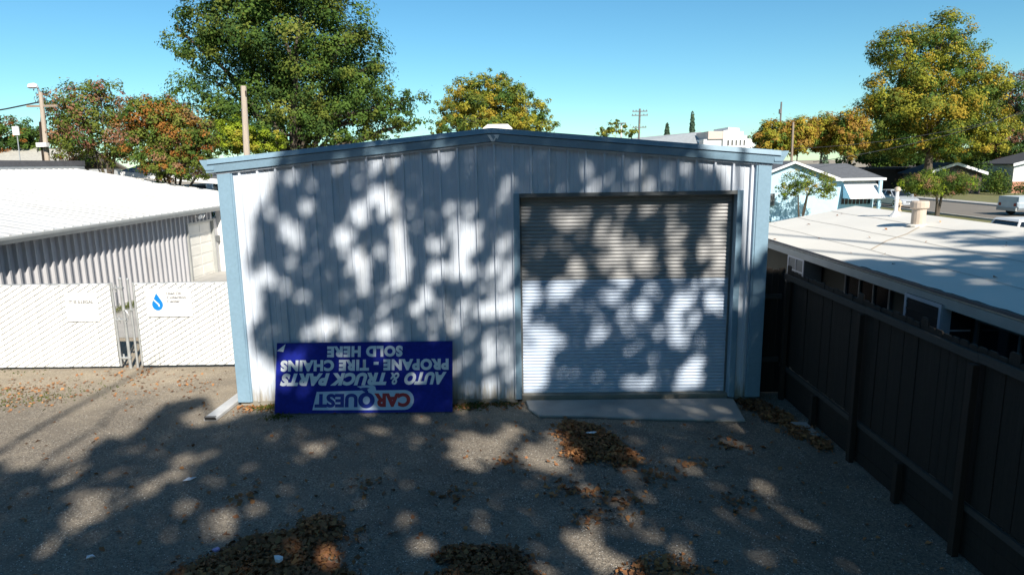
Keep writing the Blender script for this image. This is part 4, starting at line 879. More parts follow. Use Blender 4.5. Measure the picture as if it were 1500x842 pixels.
T = {'big_green':[(-15.0,33.0,12.6,5.53,4.97,3.09),(-17.6,32.1,13.3,3.32,2.98,1.99),(-19.2,32.4,11.8,2.43,2.19,1.99),(-20.7,32.4,12.6,1.24,1.11,0.88),(-12.6,32.9,9.9,4.86,4.38,3.54),(-18.1,33.2,8.9,3.54,3.18,2.65),(-10.3,31.1,11.6,2.65,2.39,2.65),(-10.1,32.8,7.3,3.09,2.79,2.21),(-14.8,33.5,6.6,5.75,5.17,1.99),(-6.9,31.7,7.6,1.59,1.59,1.77),(-11.9,30.6,15.4,4.20,3.78,2.43),(-9.2,32.2,10.1,1.68,1.79,1.99),(-8.2,31.9,7.6,1.99,1.79,1.99),(-6.4,31.7,6.8,1.24,1.11,1.24),(-11.9,32.6,5.8,3.09,2.79,1.11),(-8.1,32.1,6.0,1.99,1.79,0.97),(-19.7,32.5,7.4,1.77,1.59,1.33),(-14.2,33.3,8.3,3.98,3.58,2.65),(-15.1,31.4,15.1,3.54,3.18,2.21)],'pist_l':[(-22.1,23.9,7.2,1.87,1.69,1.37),(-23.0,24.0,7.7,1.01,0.91,0.94),(-21.0,24.0,8.0,1.08,0.97,0.94),(-21.5,23.3,5.8,2.16,1.95,1.37),(-23.3,23.8,5.5,0.90,0.81,0.90),(-20.7,23.7,5.3,1.26,1.14,1.08),(-19.8,23.5,6.0,0.94,1.23,1.37),(-20.1,24.3,7.1,0.94,0.97,1.08),(-22.7,24.2,6.4,1.44,1.30,1.44)],'pist_r':[(-16.2,20.4,6.5,1.44,1.29,1.12),(-15.3,20.5,5.6,1.47,1.32,1.44),(-17.0,20.4,5.2,1.28,1.15,1.12),(-14.4,19.9,5.1,0.83,0.86,0.96),(-15.9,20.3,4.4,1.44,1.29,0.89),(-16.9,20.0,6.7,0.89,0.81,0.77),(-14.2,20.0,4.4,0.64,0.72,0.80)],'lime':[(-15.5,26.9,6.0,1.09,0.99,0.94),(-16.0,26.8,5.5,0.98,0.88,0.70),(-13.9,27.0,5.6,1.17,1.06,0.86)],'hedge_l':[(-37.9,39.8,6.9,2.09,1.89,1.47),(-36.2,40.2,6.4,1.83,1.65,1.05)],'yellow':[(-2.2,46.9,8.7,3.51,3.16,2.30),(-3.7,48.1,9.9,2.06,1.85,1.70),(-0.6,47.4,9.6,2.18,1.96,1.70),(-5.0,47.4,7.5,2.30,2.07,1.33),(1.1,47.7,7.4,2.54,2.29,1.33),(-2.2,46.5,7.1,5.75,5.18,1.33),(-5.2,47.5,8.5,1.82,1.63,1.57),(1.3,47.5,8.4,2.06,1.85,1.57),(-2.2,47.6,10.5,2.42,2.18,1.57)],'small_c':[(10.5,70.0,7.8,1.08,0.97,0.75),(11.9,70.1,8.1,1.16,1.05,0.75),(13.6,69.7,7.4,0.83,0.75,0.41)],'or1':[(25.2,56.3,6.1,1.67,1.63,1.81),(24.7,57.2,5.7,0.98,1.26,1.39)],'or2':[(27.7,56.2,6.3,1.86,1.67,1.86)],'or3':[(30.9,57.9,6.6,1.98,1.78,1.98)],'or4':[(32.2,55.3,6.4,1.76,2.07,2.30)],'syc':[(44.7,62.8,16.0,3.29,2.96,2.99),(40.3,61.6,14.7,3.37,3.03,2.99),(47.0,63.5,12.7,4.49,4.04,3.74),(40.5,61.9,10.5,4.12,3.70,3.59),(39.0,62.6,8.1,2.84,3.03,3.37),(43.2,61.3,8.3,5.99,5.39,4.12),(48.0,61.3,9.6,3.14,3.50,3.89),(47.5,63.7,5.5,5.24,4.71,1.87),(40.7,62.7,5.3,3.74,3.37,1.87),(50.3,61.9,6.5,2.69,2.42,2.39)],'red_r':[(63.4,76.7,10.7,3.03,3.61,4.01),(62.3,75.6,6.1,3.56,3.21,3.12)],'umb':[(29.7,36.5,2.3,2.51,2.26,0.97),(27.8,35.5,2.3,1.26,1.13,0.87),(30.7,35.7,2.3,1.35,1.22,0.77),(32.0,36.1,2.5,0.68,0.61,0.43)],'citrus':[(17.8,31.6,2.7,0.88,0.79,0.75),(19.2,31.6,2.5,1.06,0.95,0.79),(17.3,31.8,2.2,0.71,0.64,0.57),(20.1,32.0,2.1,0.53,0.52,0.57),(18.5,31.8,3.2,0.62,0.56,0.35)],'dark1':[(47.1,77.8,5.5,5.59,5.03,3.73),(59.2,81.4,4.5,5.59,5.03,3.26),(66.1,80.8,4.4,4.66,4.19,3.26),(53.0,78.8,5.4,4.66,4.19,3.26)],}
tree('broad_tree', 'very tall dense green tree towering behind the garage left of centre', (-14.5, 32.6, 0), T['big_green'], 95000, .19, [lg1, lg2, lg3], .5, .30, 110, weights=[.50, .24, .26], fork=.30, wisps=0.024)
tree('broad_tree', 'sparse rusty-pink autumn tree beside the street lamp', (-20.6, 23.6, 0), T['pist_l'], 17000, .13, [lo2, lg2, lo1, lg1], .16, .34, 45, weights=[.24, .46, .06, .24], wisps=0.072)
tree('broad_tree', 'dense orange and green autumn tree above the annex roof', (-16.2, 20.9, 0), T['pist_r'], 32000, .12, [lo1, lg2, lo2, lg1], .17, .32, 60, weights=[.22, .42, .10, .26], wisps=0.036)
tree('broad_tree', 'bright lime-green tree behind the bare wooden pole', (-14.9, 27, 0), T['lime'], 11000, .13, [llm, lg1, ly1], .14, .34, 60, weights=[.6, .25, .15])
tree('broad_tree', 'round green tree behind the beige roof at the left edge', (-37.5, 40, 0), T['hedge_l'], 9000, .19, [lg1, lo1, lg3], .2, .32, 60, weights=[.6, .15, .25])
tree('broad_tree', 'yellow-green autumn tree behind the garage ridge', (-2, 47.5, 0), T['yellow'], 38000, .19, [ly1, ly2, lg2, lg1], .3, .28, 70, weights=[.46, .10, .24, .20], wisps=0.042)
tree('broad_tree', 'small thin tree beside the white light pole', (12, 70, 0), T['small_c'], 900, .3, [lg2, ly1], .1, .4, 30, wisps=0.120)
og = 'row of autumn trees along the far street'
for k, lab, ws in (('or1', 'leftmost green-edged tree of the far autumn row', [.15, .25, .30, .30]), ('or2', 'golden tree of the far autumn row behind the brown pole', [.30, .35, .15, .20]), ('or3', 'orange tree in the middle of the far autumn row', [.38, .32, .12, .18]), ('or4', 'rightmost tree of the far autumn row, touching the sycamore', [.32, .25, .20, .23])):
    L0 = np.array(T[k]); tree('broad_tree', lab, (L0[0, 0], L0[0, 1], 0), T[k], 9000, .23, [lo3, ly2, lg1, ly1], .2, .30, 50, weights=ws, group=og, wisps=0.048)
tree('sycamore', 'huge yellow-green sycamore across the street at right', (44.5, 62.5, 0), T['syc'], 80000, .26, [ly1, ly2, lg2, lg1], .5, .28, 90, weights=[.34, .14, .28, .24], wisps=0.030)
tree('broad_tree', 'reddish-brown tree at the right edge behind the sycamore', (63, 76, 0), T['red_r'], 14000, .28, [lo2, lg2, lg3], .3, .30, 70, weights=[.35, .4, .25])
for i, lb in enumerate(T['dark1']):
    tree('broad_tree', ['dark tree in deep shade under the left of the sycamore', 'dark tree behind the white gable boards', 'dark tree at the right edge behind the brick-based house', 'dark tree behind the umbrella-shaped tree'][i], (lb[0], lb[1], 0), [lb, (lb[0] - 2, lb[1] + 1, lb[2] - 1.5, 3.5, 3, 2.2), (lb[0] + 2.4, lb[1] - .5, lb[2] - 1.2, 3.2, 3, 2.2)], 5200, .45, [lg3, lg1], .3, .32, 60)
tree('umbrella_tree', 'low umbrella-shaped green tree on the grass verge', (29.5, 35.9, 0), T['umb'], 16000, .10, [lg1, llm, lg2, lo2], .10, .34, 45, weights=[.42, .14, .34, .10], stems=2, fork=.62, wisps=0.048)
tree('citrus_tree', 'small multi-stemmed citrus tree in front of the blue house', (18.4, 31.9, 0), T['citrus'], 7500, .09, [lg1, ly2, lg2, llm], .06, .36, 40, weights=[.38, .14, .34, .14], stems=3, fork=.55, wisps=0.060)
def conifer(label, base, h, r, n, ls, p=1.):
    t = thing('conifer', label, 'tree', base)
    u = RNG.random(n) ** .7; z = (1 - u) * h; a = RNG.random(n) * 6.283; rr = r * (1 - z / h) ** p * RNG.uniform(.6, 1.05, n) + .03 * r
    P = np.stack([base[0] + rr * np.cos(a), base[1] + rr * np.sin(a), z * .97 + h * .03], 1)
    leaf_cloud('crown', P, np.stack([np.cos(a), np.sin(a), np.full(n, .5)], 1) + RNG.normal(size=(n, 3)) * .4, ls, lcy, None, t)
    b = MB(); b.tube([base, (base[0], base[1], h * .97)], [r * .12, .03], 6); b.build('trunk', M['bark'], t)
conifer('far broad conifer on the skyline left of the cypress', (34.95, 150, 0), 12.8, 2.6, 1500, .8)
conifer('far slender dark cypress on the skyline', (40.8, 150, 0), 15.3, 1.0, 1800, .6, .45)
conifer('far small conifer beside the cream building', (50.5, 140, 0), 9.2, 1.6, 900, .7)
conifer('tiny distant conifer above the orange trees', (72, 150, 0), 12.4, 1.3, 700, .6)
def shrub(label, c, r, n, ls, mats, w=None):
    t = thing('shrub', label, 'shrub', (c[0], c[1], 0)); cl = rnd_dirs(18) * np.array(r) * .6 + np.array([c[0], c[1], r[2] * .8])
    i = RNG.integers(0, 18, n); d = rnd_dirs(n) * (RNG.random(n) ** .4)[:, None]
    P = cl[i] + d * np.array(r) * .5; P[:, 2] = np.maximum(P[:, 2], .05)
    leaf_cloud('foliage', P, d + RNG.normal(size=(n, 3)) * .5 + np.array([0, 0, .4]), ls, mats, RNG.choice(len(mats), n, p=w), t)
    b = MB(); 
    for k in range(5): b.tube([(c[0], c[1], 0), tuple(cl[k])], [.04, .015], 5)
    b.build('stem', M['bark'], t)
shrub('clipped dark hedge shrub before the far white house', (54, 58, 0), (4.5, 1.2, .9), 2600, .2, [lg3, lg1], [.6, .4])
shrub('dark tall shrub at the side wall of the brick-based house', (53.6, 67, 0), (2.2, 2.2, 2.4), 2600, .22, [lg3, lg1], [.7, .3])  # dark foliage put in to stand for tree shade on this wall
shrub('green shrub beside the brick-based far house', (52.0, 62, 0), (1.2, 1.1, 1.5), 1300, .2, [lg1, lg2], [.6, .4])
shrub('green shrub behind the parked sedan', (35.5, 75, 0), (3.2, 1.5, 1.4), 1500, .3, [lg1, llm], [.7, .3])
shrub('low reddish shrub by the annex roof', (-14.6, 19.8 + 1.6, 0), (.8, .6, 1.9), 900, .14, [lo2, lg1], [.5, .5])
b = MB()
t = thing('dark_garage', 'dark open carport in the sycamore shade beyond the blue house', 'garage', (45, 71, 0))
b = MB(); b.box((42, 71, 0), (52, 76, 2.7)); b.build('wall', M['darkhouse'], t); b = MB(); b.box((41.5, 70.4, 2.72), (52.5, 76.5, 2.95)); b.build('roof', M['darkroof'], t)  # solid dark box fills the darkness under the trees

# ------------------------------------------------------------------ the two big trees behind the viewpoint that shade the yard
LIT=[(-2.92,3.52,46.6,12.4,60.1,1),(-3.20,3.22,38.3,3.5,25.7,1),(-3.51,3.59,111.4,2.4,49.1,0.8),(-3.63,2.77,38.9,9.5,49.0,1),(-3.10,4.00,48.6,17.2,78.7,0.55),(-2.84,3.79,102.6,15.0,86.5,0.4),(-2.36,3.94,51.2,24.7,103.9,0.6),(-1.72,3.79,21.9,12.6,51.1,0.55),(-2.07,3.21,30.3,4.3,23.4,1),(-1.74,3.35,23.9,7.9,34.2,1),(-1.72,3.14,76.6,16.0,75.8,1),(-2.33,2.96,22.9,8.9,38.9,1),(-2.15,2.61,24.1,6.5,29.9,1),(-1.83,2.68,97.5,4.5,38.7,0.75),(-1.52,2.80,55.3,2.0,18.6,0.9),(-1.51,2.44,42.6,-0.5,6.9,1),(-1.21,3.52,101.0,0.4,20.0,0.45),(-1.26,3.22,142.2,35.5,157.2,0.6),(-0.60,3.58,28.1,23.2,89.2,0.5),(-0.39,3.41,69.0,19.4,79.8,0.6),(0.28,2.99,109.3,27.3,108.4,0.7),(0.19,2.66,125.8,39.4,155.3,0.55),(-0.62,2.90,108.5,32.7,135.4,0.8),(-0.34,2.86,74.5,18.3,76.4,0.9),(-0.48,2.46,10.6,2.8,11.8,1),(-0.12,2.36,49.4,20.7,81.7,0.7),(-0.94,2.79,107.0,31.4,133.2,0.6),(-0.92,2.46,57.3,28.4,114.0,0.6),(-0.64,2.03,13.0,12.8,49.3,1),(0.11,2.13,34.8,8.0,32.3,0.8),(-0.97,2.15,50.7,6.3,31.7,0.75),(0.04,1.88,26.4,7.9,31.7,0.75),(-1.47,3.13,143.8,5.4,49.0,0.45),(-2.59,3.17,193.8,52.0,246.3,0.35),(-3.01,2.67,100.8,25.7,126.1,0.4),(-1.21,2.95,199.0,57.9,249.3,0.25),(-3.23,2.88,105.2,40.5,183.4,0.3),(-2.04,3.71,108.3,30.9,140.1,0.4),(-1.64,3.63,125.2,36.6,161.2,0.4),(-3.59,2.80,31.9,15.1,66.6,0.9),(-3.40,2.52,82.0,2.4,37.4,0.6),(-3.06,2.67,91.3,33.0,150.3,0.35),(-2.99,2.36,51.5,30.7,128.8,0.5),(-3.19,2.17,136.7,40.1,191.9,0.4),(-2.32,2.15,87.0,18.6,91.5,0.65),(-2.08,2.17,87.6,19.1,92.1,0.9),(-2.17,2.52,30.9,16.2,67.2,1),(-2.12,2.37,92.3,34.5,149.8,0.8),(-1.69,2.09,74.6,16.1,75.5,0.9),(-1.51,2.23,50.9,1.3,15.1,1),(-1.82,1.88,87.1,19.2,90.5,0.75),(-1.55,1.82,117.5,20.8,101.0,0.8),(-2.73,1.84,50.6,7.5,42.3,0.95),(-2.99,1.82,27.1,14.7,62.5,0.8),(-2.84,1.70,32.7,47.8,185.7,0.8),(-2.36,1.66,31.9,17.2,71.8,0.7),(-2.28,1.89,49.3,35.5,143.5,0.4),(-1.77,1.56,28.8,19.8,79.5,0.8),(-1.81,1.45,36.9,35.7,140.1,0.8),(-1.77,1.36,60.4,169.1,638.8,0.8),(-1.12,1.83,39.6,7.4,34.4,0.9),(-1.27,1.65,81.2,13.3,64.2,0.8),(-1.09,1.46,42.6,9.5,42.5,0.5),(-0.83,1.52,76.7,25.4,105.8,0.8),(-1.00,2.10,68.4,15.0,66.8,0.7),(-0.59,2.06,18.4,15.3,59.0,1),(-0.66,1.95,87.9,87.6,336.6,0.7),(-0.36,1.49,17.4,12.5,48.3,0.9),(-0.08,1.39,15.1,9.4,36.2,0.9),(0.23,1.41,42.8,6.4,26.9,0.7),(-0.14,1.68,46.9,21.2,83.4,0.8),(0.11,1.69,32.5,13.7,53.7,0.7),(0.02,1.82,70.7,21.1,84.7,0.6),(0.27,1.81,91.0,21.2,85.1,0.6),(-0.62,1.31,33.4,20.3,80.1,0.7),(-0.44,1.09,73.5,40.9,161.3,0.4),(-0.76,1.73,75.1,42.5,168.4,0.5),(0.16,1.01,68.5,20.0,79.7,0.4),(-0.00,0.80,22.1,6.3,25.5,0.75),(0.22,0.66,40.8,3.3,15.3,0.8),(-0.07,0.59,32.7,19.7,76.7,0.7),(0.35,0.85,114.0,7.5,35.1,0.6),(-0.43,0.83,66.4,16.7,70.3,0.75),(-0.52,0.68,89.2,33.5,135.9,0.5),(-0.11,0.20,45.5,24.8,97.1,0.8),(-0.46,0.32,73.6,48.6,190.5,0.5),(0.27,0.19,110.2,4.6,24.5,0.5),(-3.61,2.10,33.8,25.1,104.0,0.35),(-3.78,2.70,266.1,64.1,334.4,0.3),(-3.53,1.91,81.4,77.9,314.3,0.35),(-2.48,1.80,117.7,29.9,142.2,0.4),(0.64,3.14,152.2,38.6,149.4,0.3),(0.26,3.00,149.7,36.7,146.3,0.7),(1.40,2.82,98.0,25.9,94.9,0.5),(2.03,2.77,148.2,16.2,50.8,0.4),(1.76,2.65,103.5,46.2,167.7,0.5),(1.53,2.61,37.6,25.3,93.5,0.35),(2.33,2.54,34.3,11.4,39.5,0.6),(2.16,2.44,64.2,34.0,122.3,0.6),(2.55,2.33,29.8,25.8,93.7,0.6),(2.66,2.51,74.3,13.6,42.4,0.45),(2.96,2.50,76.3,19.1,61.5,0.6),(3.09,2.19,77.9,28.0,93.9,0.5),(1.89,2.46,61.8,64.7,238.5,0.4),(1.22,2.32,37.9,19.2,71.9,0.85),(1.47,2.33,61.0,24.6,90.7,0.6),(1.78,2.12,41.3,31.4,116.0,0.65),(2.53,2.16,91.8,62.1,224.1,0.9),(2.12,2.27,118.1,108.3,397.7,0.55),(0.57,2.65,143.0,45.3,175.7,0.4),(0.91,2.49,124.0,66.8,251.9,0.35),(1.98,1.85,34.3,6.4,22.1,0.8),(2.02,1.58,63.7,6.7,21.7,0.95),(2.09,1.30,44.4,14.5,51.8,1),(1.69,1.90,104.7,34.3,124.9,0.65),(1.81,1.59,45.8,18.8,68.7,0.75),(2.42,1.41,26.1,8.7,30.6,0.95),(2.25,1.63,72.8,20.0,69.7,0.7),(0.71,2.08,67.1,21.0,80.7,0.4),(1.03,2.09,93.2,25.2,95.6,0.45),(1.30,1.67,46.5,22.9,85.7,0.6),(1.41,1.53,48.2,29.4,109.7,0.75),(1.17,1.42,22.5,8.7,32.7,1),(0.61,1.46,32.9,6.2,24.5,1),(0.58,1.70,64.4,14.9,58.7,0.6),(1.94,1.09,30.4,18.0,66.3,1),(2.14,0.81,71.7,24.8,88.7,0.8),(2.41,0.80,63.0,9.1,29.1,0.95),(2.52,1.03,93.8,31.1,108.4,0.55),(1.55,1.03,41.5,23.9,89.0,0.45),(1.72,0.74,42.5,12.0,43.5,0.85),(1.62,0.61,29.5,17.1,63.4,0.6),(2.97,1.65,50.5,10.9,34.8,0.75),(2.94,1.36,46.6,19.9,69.3,0.75),(3.04,1.13,55.0,31.2,110.6,0.85),(3.41,1.51,37.4,16.0,54.3,0.55),(3.37,1.30,68.7,21.3,69.8,0.8),(3.65,1.29,64.9,6.0,11.4,0.85),(3.63,1.79,40.8,11.4,35.8,1),(3.60,1.58,38.3,18.3,62.5,0.85),(3.63,1.02,39.5,10.7,33.7,0.75),(3.60,0.57,23.8,12.2,42.4,1),(3.08,0.67,21.3,12.5,44.7,0.9),(3.32,0.89,14.8,12.0,43.1,0.55),(3.01,0.21,43.8,16.1,55.3,1),(2.97,0.50,105.9,13.9,39.3,0.75),(2.67,0.40,66.5,24.8,87.0,0.55),(3.36,-0.24,33.9,11.2,37.4,0.85),(3.22,-0.38,30.4,10.8,36.9,0.95),(3.11,-0.49,61.1,40.5,145.8,0.9),(3.40,0.00,52.7,29.0,102.1,0.4),(2.43,0.24,34.9,15.2,54.7,0.45),(2.25,0.51,77.7,28.9,103.4,0.3),(0.87,0.74,16.4,6.7,25.5,0.9),(0.65,0.85,46.0,7.7,30.9,0.8),(0.69,0.43,12.1,1.9,7.5,1),(0.59,0.18,26.1,7.5,29.3,1),(1.05,0.20,48.1,18.5,70.3,0.6),(1.17,0.46,76.9,32.2,121.5,0.4),(0.83,1.11,49.1,16.9,64.7,0.3),(2.34,-0.28,25.4,31.7,117.9,0.9),(2.17,-0.10,132.3,41.2,147.0,0.65),(1.81,-0.23,103.4,87.1,324.9,0.6),(2.71,-0.09,75.5,24.2,83.9,0.4),(2.57,-0.30,39.2,19.4,70.0,0.4),(0.55,1.23,103.8,13.7,56.5,0.8),(0.52,1.06,101.3,7.0,31.4,0.9),(3.71,-0.22,166.8,34.3,101.4,0.4),(1.22,1.86,98.0,44.8,167.5,0.3),(3.29,0.32,80.7,36.4,126.3,0.3),(3.90,0.43,57.5,9.7,25.5,0.9),(4.03,1.03,69.5,15.4,43.7,0.85),(3.99,1.46,28.9,2.9,4.9,1),(4.06,0.13,200.0,39.7,109.0,0.55),(3.96,-0.74,50.7,19.0,62.6,0.9),(4.08,-0.36,115.1,39.5,126.6,0.4),(0.16,2.11,55.1,3.1,15.6,0.8),(0.20,1.85,57.9,15.3,61.1,0.8),(0.15,0.72,32.6,5.7,23.7,0.7),(0.12,0.46,42.6,13.7,54.7,0.7),(0.18,3.02,99.8,31.7,124.8,0.5),(0.17,2.65,118.7,37.1,146.5,0.5),(0.33,0.68,279.4,-3.7,3.6,0.7),(4.10,0.68,444.1,29.6,16.7,0.5),(-3.31,1.45,27.5,18.5,77.3,0.75),(-3.15,1.53,68.5,65.4,262.2,0.5),(-2.56,1.17,32.7,15.1,64.6,0.4),(-1.40,0.65,60.6,35.5,143.2,0.5),(-3.49,1.06,77.9,23.1,111.8,0.75),(-3.50,1.27,59.1,33.5,143.5,0.4),(-2.84,0.99,39.7,65.4,252.8,0.3),(-3.25,0.87,58.4,32.7,139.8,0.25),(-2.41,1.36,209.1,10.9,95.6,0.5),(-1.93,1.11,124.5,32.0,146.9,0.5),(-2.66,1.09,46.0,65.8,255.9,0.5),(-1.00,0.06,151.0,141.5,551.5,0.2),(-6.01,-0.77,18.7,6.0,12.0,1),(-6.14,-0.97,41.5,10.4,26.8,0.9),(-6.24,-1.27,89.9,-22.2,45.2,0.95),(-6.18,-1.13,102.5,-7.3,52.1,0.9),(-5.62,-0.78,34.5,1.1,42.1,0.55),(-5.42,-0.63,62.6,20.9,41.0,0.8),(-5.28,-0.58,40.2,2.4,37.0,0.7),(-5.12,-0.51,74.7,5.9,32.1,0.75),(-4.70,-0.65,105.3,23.1,65.0,0.45),(-4.93,-1.12,76.8,16.1,32.4,0.85),(-4.98,-0.83,163.4,56.3,152.0,0.3),(-4.52,-1.46,45.8,7.4,22.6,0.95),(-4.42,-1.36,66.6,24.2,88.1,0.8),(-4.09,-1.36,63.3,-26.1,54.3,0.85),(-4.92,-0.19,14.5,7.2,42.3,0.85),(-4.68,-0.15,52.9,-27.4,72.9,0.8),(-5.24,-0.04,42.0,51.1,119.6,0.5),(-3.19,-0.40,26.2,16.3,27.5,0.9),(-3.28,-0.12,27.0,8.9,47.2,0.4),(-6.45,-0.20,26.4,-11.8,69.7,0.75),(-6.89,-0.36,47.0,-25.5,145.6,0.55),(-5.82,-0.24,23.6,-9.6,91.2,0.6),(-5.70,0.21,41.7,47.9,155.9,0.3),(-5.76,-0.37,46.0,41.9,127.5,0.3),(-5.71,-1.22,105.8,82.8,234.2,0.5),(-5.78,-1.39,135.4,77.8,178.6,0.45),(-5.46,-1.42,85.7,-4.5,163.9,0.5),(-5.75,-1.77,67.7,43.1,389.9,0.5),(-6.85,-0.85,68.3,-7.3,133.9,0.45),(-6.69,-1.25,155.2,62.2,113.4,0.5),(-6.32,-0.63,105.5,51.7,84.1,0.4),(-3.64,-1.11,82.0,15.3,93.1,0.35),(-6.43,0.00,20.0,-9.6,79.7,0.65),(-3.40,-2.20,135.7,-24.8,61.8,0.95),(-3.72,0.03,55.7,1.4,23.8,0.35),(-5.00,-0.61,82.3,17.1,33.5,0.3),(-0.92,-1.01,5.4,0.6,7.5,1),(-1.25,-1.21,24.6,-1.3,19.0,0.9),(-0.30,-0.82,14.0,-7.7,33.0,0.9),(-0.33,-1.31,12.3,-2.1,27.2,0.9),(-0.21,-1.49,11.3,-1.9,12.9,1),(0.16,-1.15,29.6,-12.3,24.5,0.9),(0.08,-1.57,30.7,-23.7,38.7,0.7),(-2.16,-0.22,15.7,7.1,42.8,0.5),(-1.50,-0.09,41.7,0.0,64.5,0.5),(-1.70,-0.56,55.3,0.0,86.3,0.35),(-0.14,-2.15,42.8,-28.2,65.1,0.7),(-2.36,-2.33,31.0,5.3,102.8,1),(-2.45,-2.00,68.3,-16.9,44.9,0.55),(-1.81,-2.07,73.0,-18.9,86.7,0.45),(-1.25,-1.97,66.0,-15.1,111.8,0.3),(-1.59,-2.18,193.4,-94.3,137.1,0.35),(-0.71,-2.77,23.9,-8.4,29.2,1),(-0.79,-2.64,42.8,-14.6,95.8,0.9),(-0.65,-3.01,17.5,4.4,33.8,1),(-0.75,-2.90,31.3,-5.2,94.9,0.9),(0.03,-2.54,50.8,5.0,28.2,0.6),(0.04,-2.73,55.2,-16.6,44.3,0.7),(0.06,-2.87,70.7,-33.4,211.5,0.5),(0.00,-2.43,21.2,0.9,44.5,0.5),(-0.20,-2.45,41.1,2.9,155.6,0.5),(0.26,-3.03,47.4,-35.3,129.2,0.75),(1.95,-2.69,94.3,-58.1,70.0,0.85),(1.88,-2.83,181.0,-141.5,200.3,0.7),(1.44,-2.07,67.1,-16.5,86.7,0.65),(2.58,-1.88,72.6,-0.6,62.2,0.75),(2.62,-0.83,51.4,-42.4,113.8,0.7),(2.71,-1.08,24.0,7.1,41.0,0.6),(3.26,-1.16,54.5,-34.5,188.7,0.5),(3.13,-1.59,52.4,5.2,40.8,0.65),(0.49,-0.19,32.3,-11.9,51.4,0.6),(1.73,-0.89,34.9,-8.8,107.5,0.4),(1.04,-1.76,37.2,6.9,71.7,0.4),(1.65,-2.19,54.6,-21.2,52.8,0.3),(1.31,-1.46,28.0,10.0,135.2,0.4),(1.45,-2.50,53.1,-21.2,217.0,0.25),(-0.68,-0.02,64.4,-22.8,56.2,0.8),(-1.02,-3.00,55.6,1.6,189.7,0.8),(-0.76,-1.90,57.4,-26.4,77.9,0.3),(-0.46,-2.51,38.3,-15.9,85.2,0.4),(1.66,-3.00,282.3,-118.7,374.3,0.6),(1.94,-2.70,58.1,-41.7,80.8,0.85),(1.78,-3.06,67.0,-12.9,84.5,0.8),(3.04,-2.29,215.7,-90.1,166.7,0.55),(1.56,-3.64,168.5,20.8,161.5,0.6),(2.66,-2.66,39.5,-23.0,203.2,0.3),(2.63,-2.82,209.8,-42.2,329.8,0.35),(3.26,-1.67,123.2,-166.7,307.6,0.5),(2.05,-3.68,460.3,-196.2,428.5,0.4),(2.20,-2.88,55.3,-37.2,269.1,0.25),(6.53,-0.18,18.8,-8.6,11.6,1),(6.27,0.12,16.1,-0.1,11.0,1),(5.75,-0.12,16.2,-3.2,35.5,0.7),(5.73,-0.47,31.5,-4.1,36.6,0.55),(5.18,-0.49,54.4,-34.7,61.4,0.6),(4.95,-0.96,69.3,-23.7,72.0,0.7),(5.34,-0.92,99.8,-19.2,153.6,0.3),(4.88,-0.74,109.9,-32.4,58.7,0.3),(7.34,0.34,31.8,-9.3,7.1,0.6),(7.54,0.13,29.6,-13.3,35.6,0.9),(7.10,0.42,83.8,10.4,17.4,0.6),(5.54,-0.09,66.3,-2.1,61.0,0.4),(6.23,-0.43,69.7,-5.6,66.8,0.5)]
SHADE_POLY=[(-3.05,4.50),(-3.15,4.34),(-3.32,4.19),(-3.36,4.04),(-3.43,3.86),(-3.64,3.72),(-3.74,3.54),(-3.75,3.28),(-3.89,3.09),(-3.86,2.94),(-3.75,2.67),(-3.72,2.32),(-3.82,2.20),(-3.99,2.07),(-3.94,1.88),(-3.74,1.67),(-3.56,1.39),(-3.61,1.10),(-3.68,0.84),(-3.93,0.76),(-4.11,0.79),(-4.47,0.60),(-4.90,0.56),(-5.18,0.79),(-5.15,1.04),(-4.81,1.26),(-4.88,1.56),(-5.19,1.49),(-5.45,1.50),(-5.69,1.10),(-5.74,0.79),(-5.94,0.56),(-6.20,0.66),(-6.32,0.49),(-6.45,0.26),(-6.57,0.13),(-6.83,0.11),(-7.16,0.16),(-7.32,0.17),(-7.54,0.51),(-8.40,-0.90),(-9.00,-6.00),(9.50,-6.50),(9.50,-0.60),(7.61,0.05),(7.64,0.20),(7.77,0.49),(7.73,0.81),(7.42,0.88),(7.05,0.42),(6.78,0.19),(6.36,0.16),(6.03,0.08),(5.59,0.01),(5.67,0.30),(5.62,0.46),(4.30,0.97),(4.11,1.02),(3.87,1.18),(3.81,1.76),(3.63,1.95),(3.54,2.11),(3.37,2.38),(3.11,2.54),(3.01,2.91),(1.85,3.37),(0.62,3.79),(-0.83,4.12),(-2.29,4.43)]
LIMBS=[[(-7.96,0.36),(-7.62,0.69),(-7.48,0.99),(-7.31,1.28),(-7.07,1.62),(-6.75,2.09),(-6.40,2.58),(-6.06,3.02),(-5.76,3.20)],[(-6.93,0.23),(-6.75,0.59),(-6.51,0.87),(-6.37,1.06),(-6.32,1.46),(-6.16,1.71),(-5.71,1.66)],[(-4.84,1.49),(-5.17,1.37),(-5.52,1.18),(-5.87,0.59),(-6.51,-0.03)]]

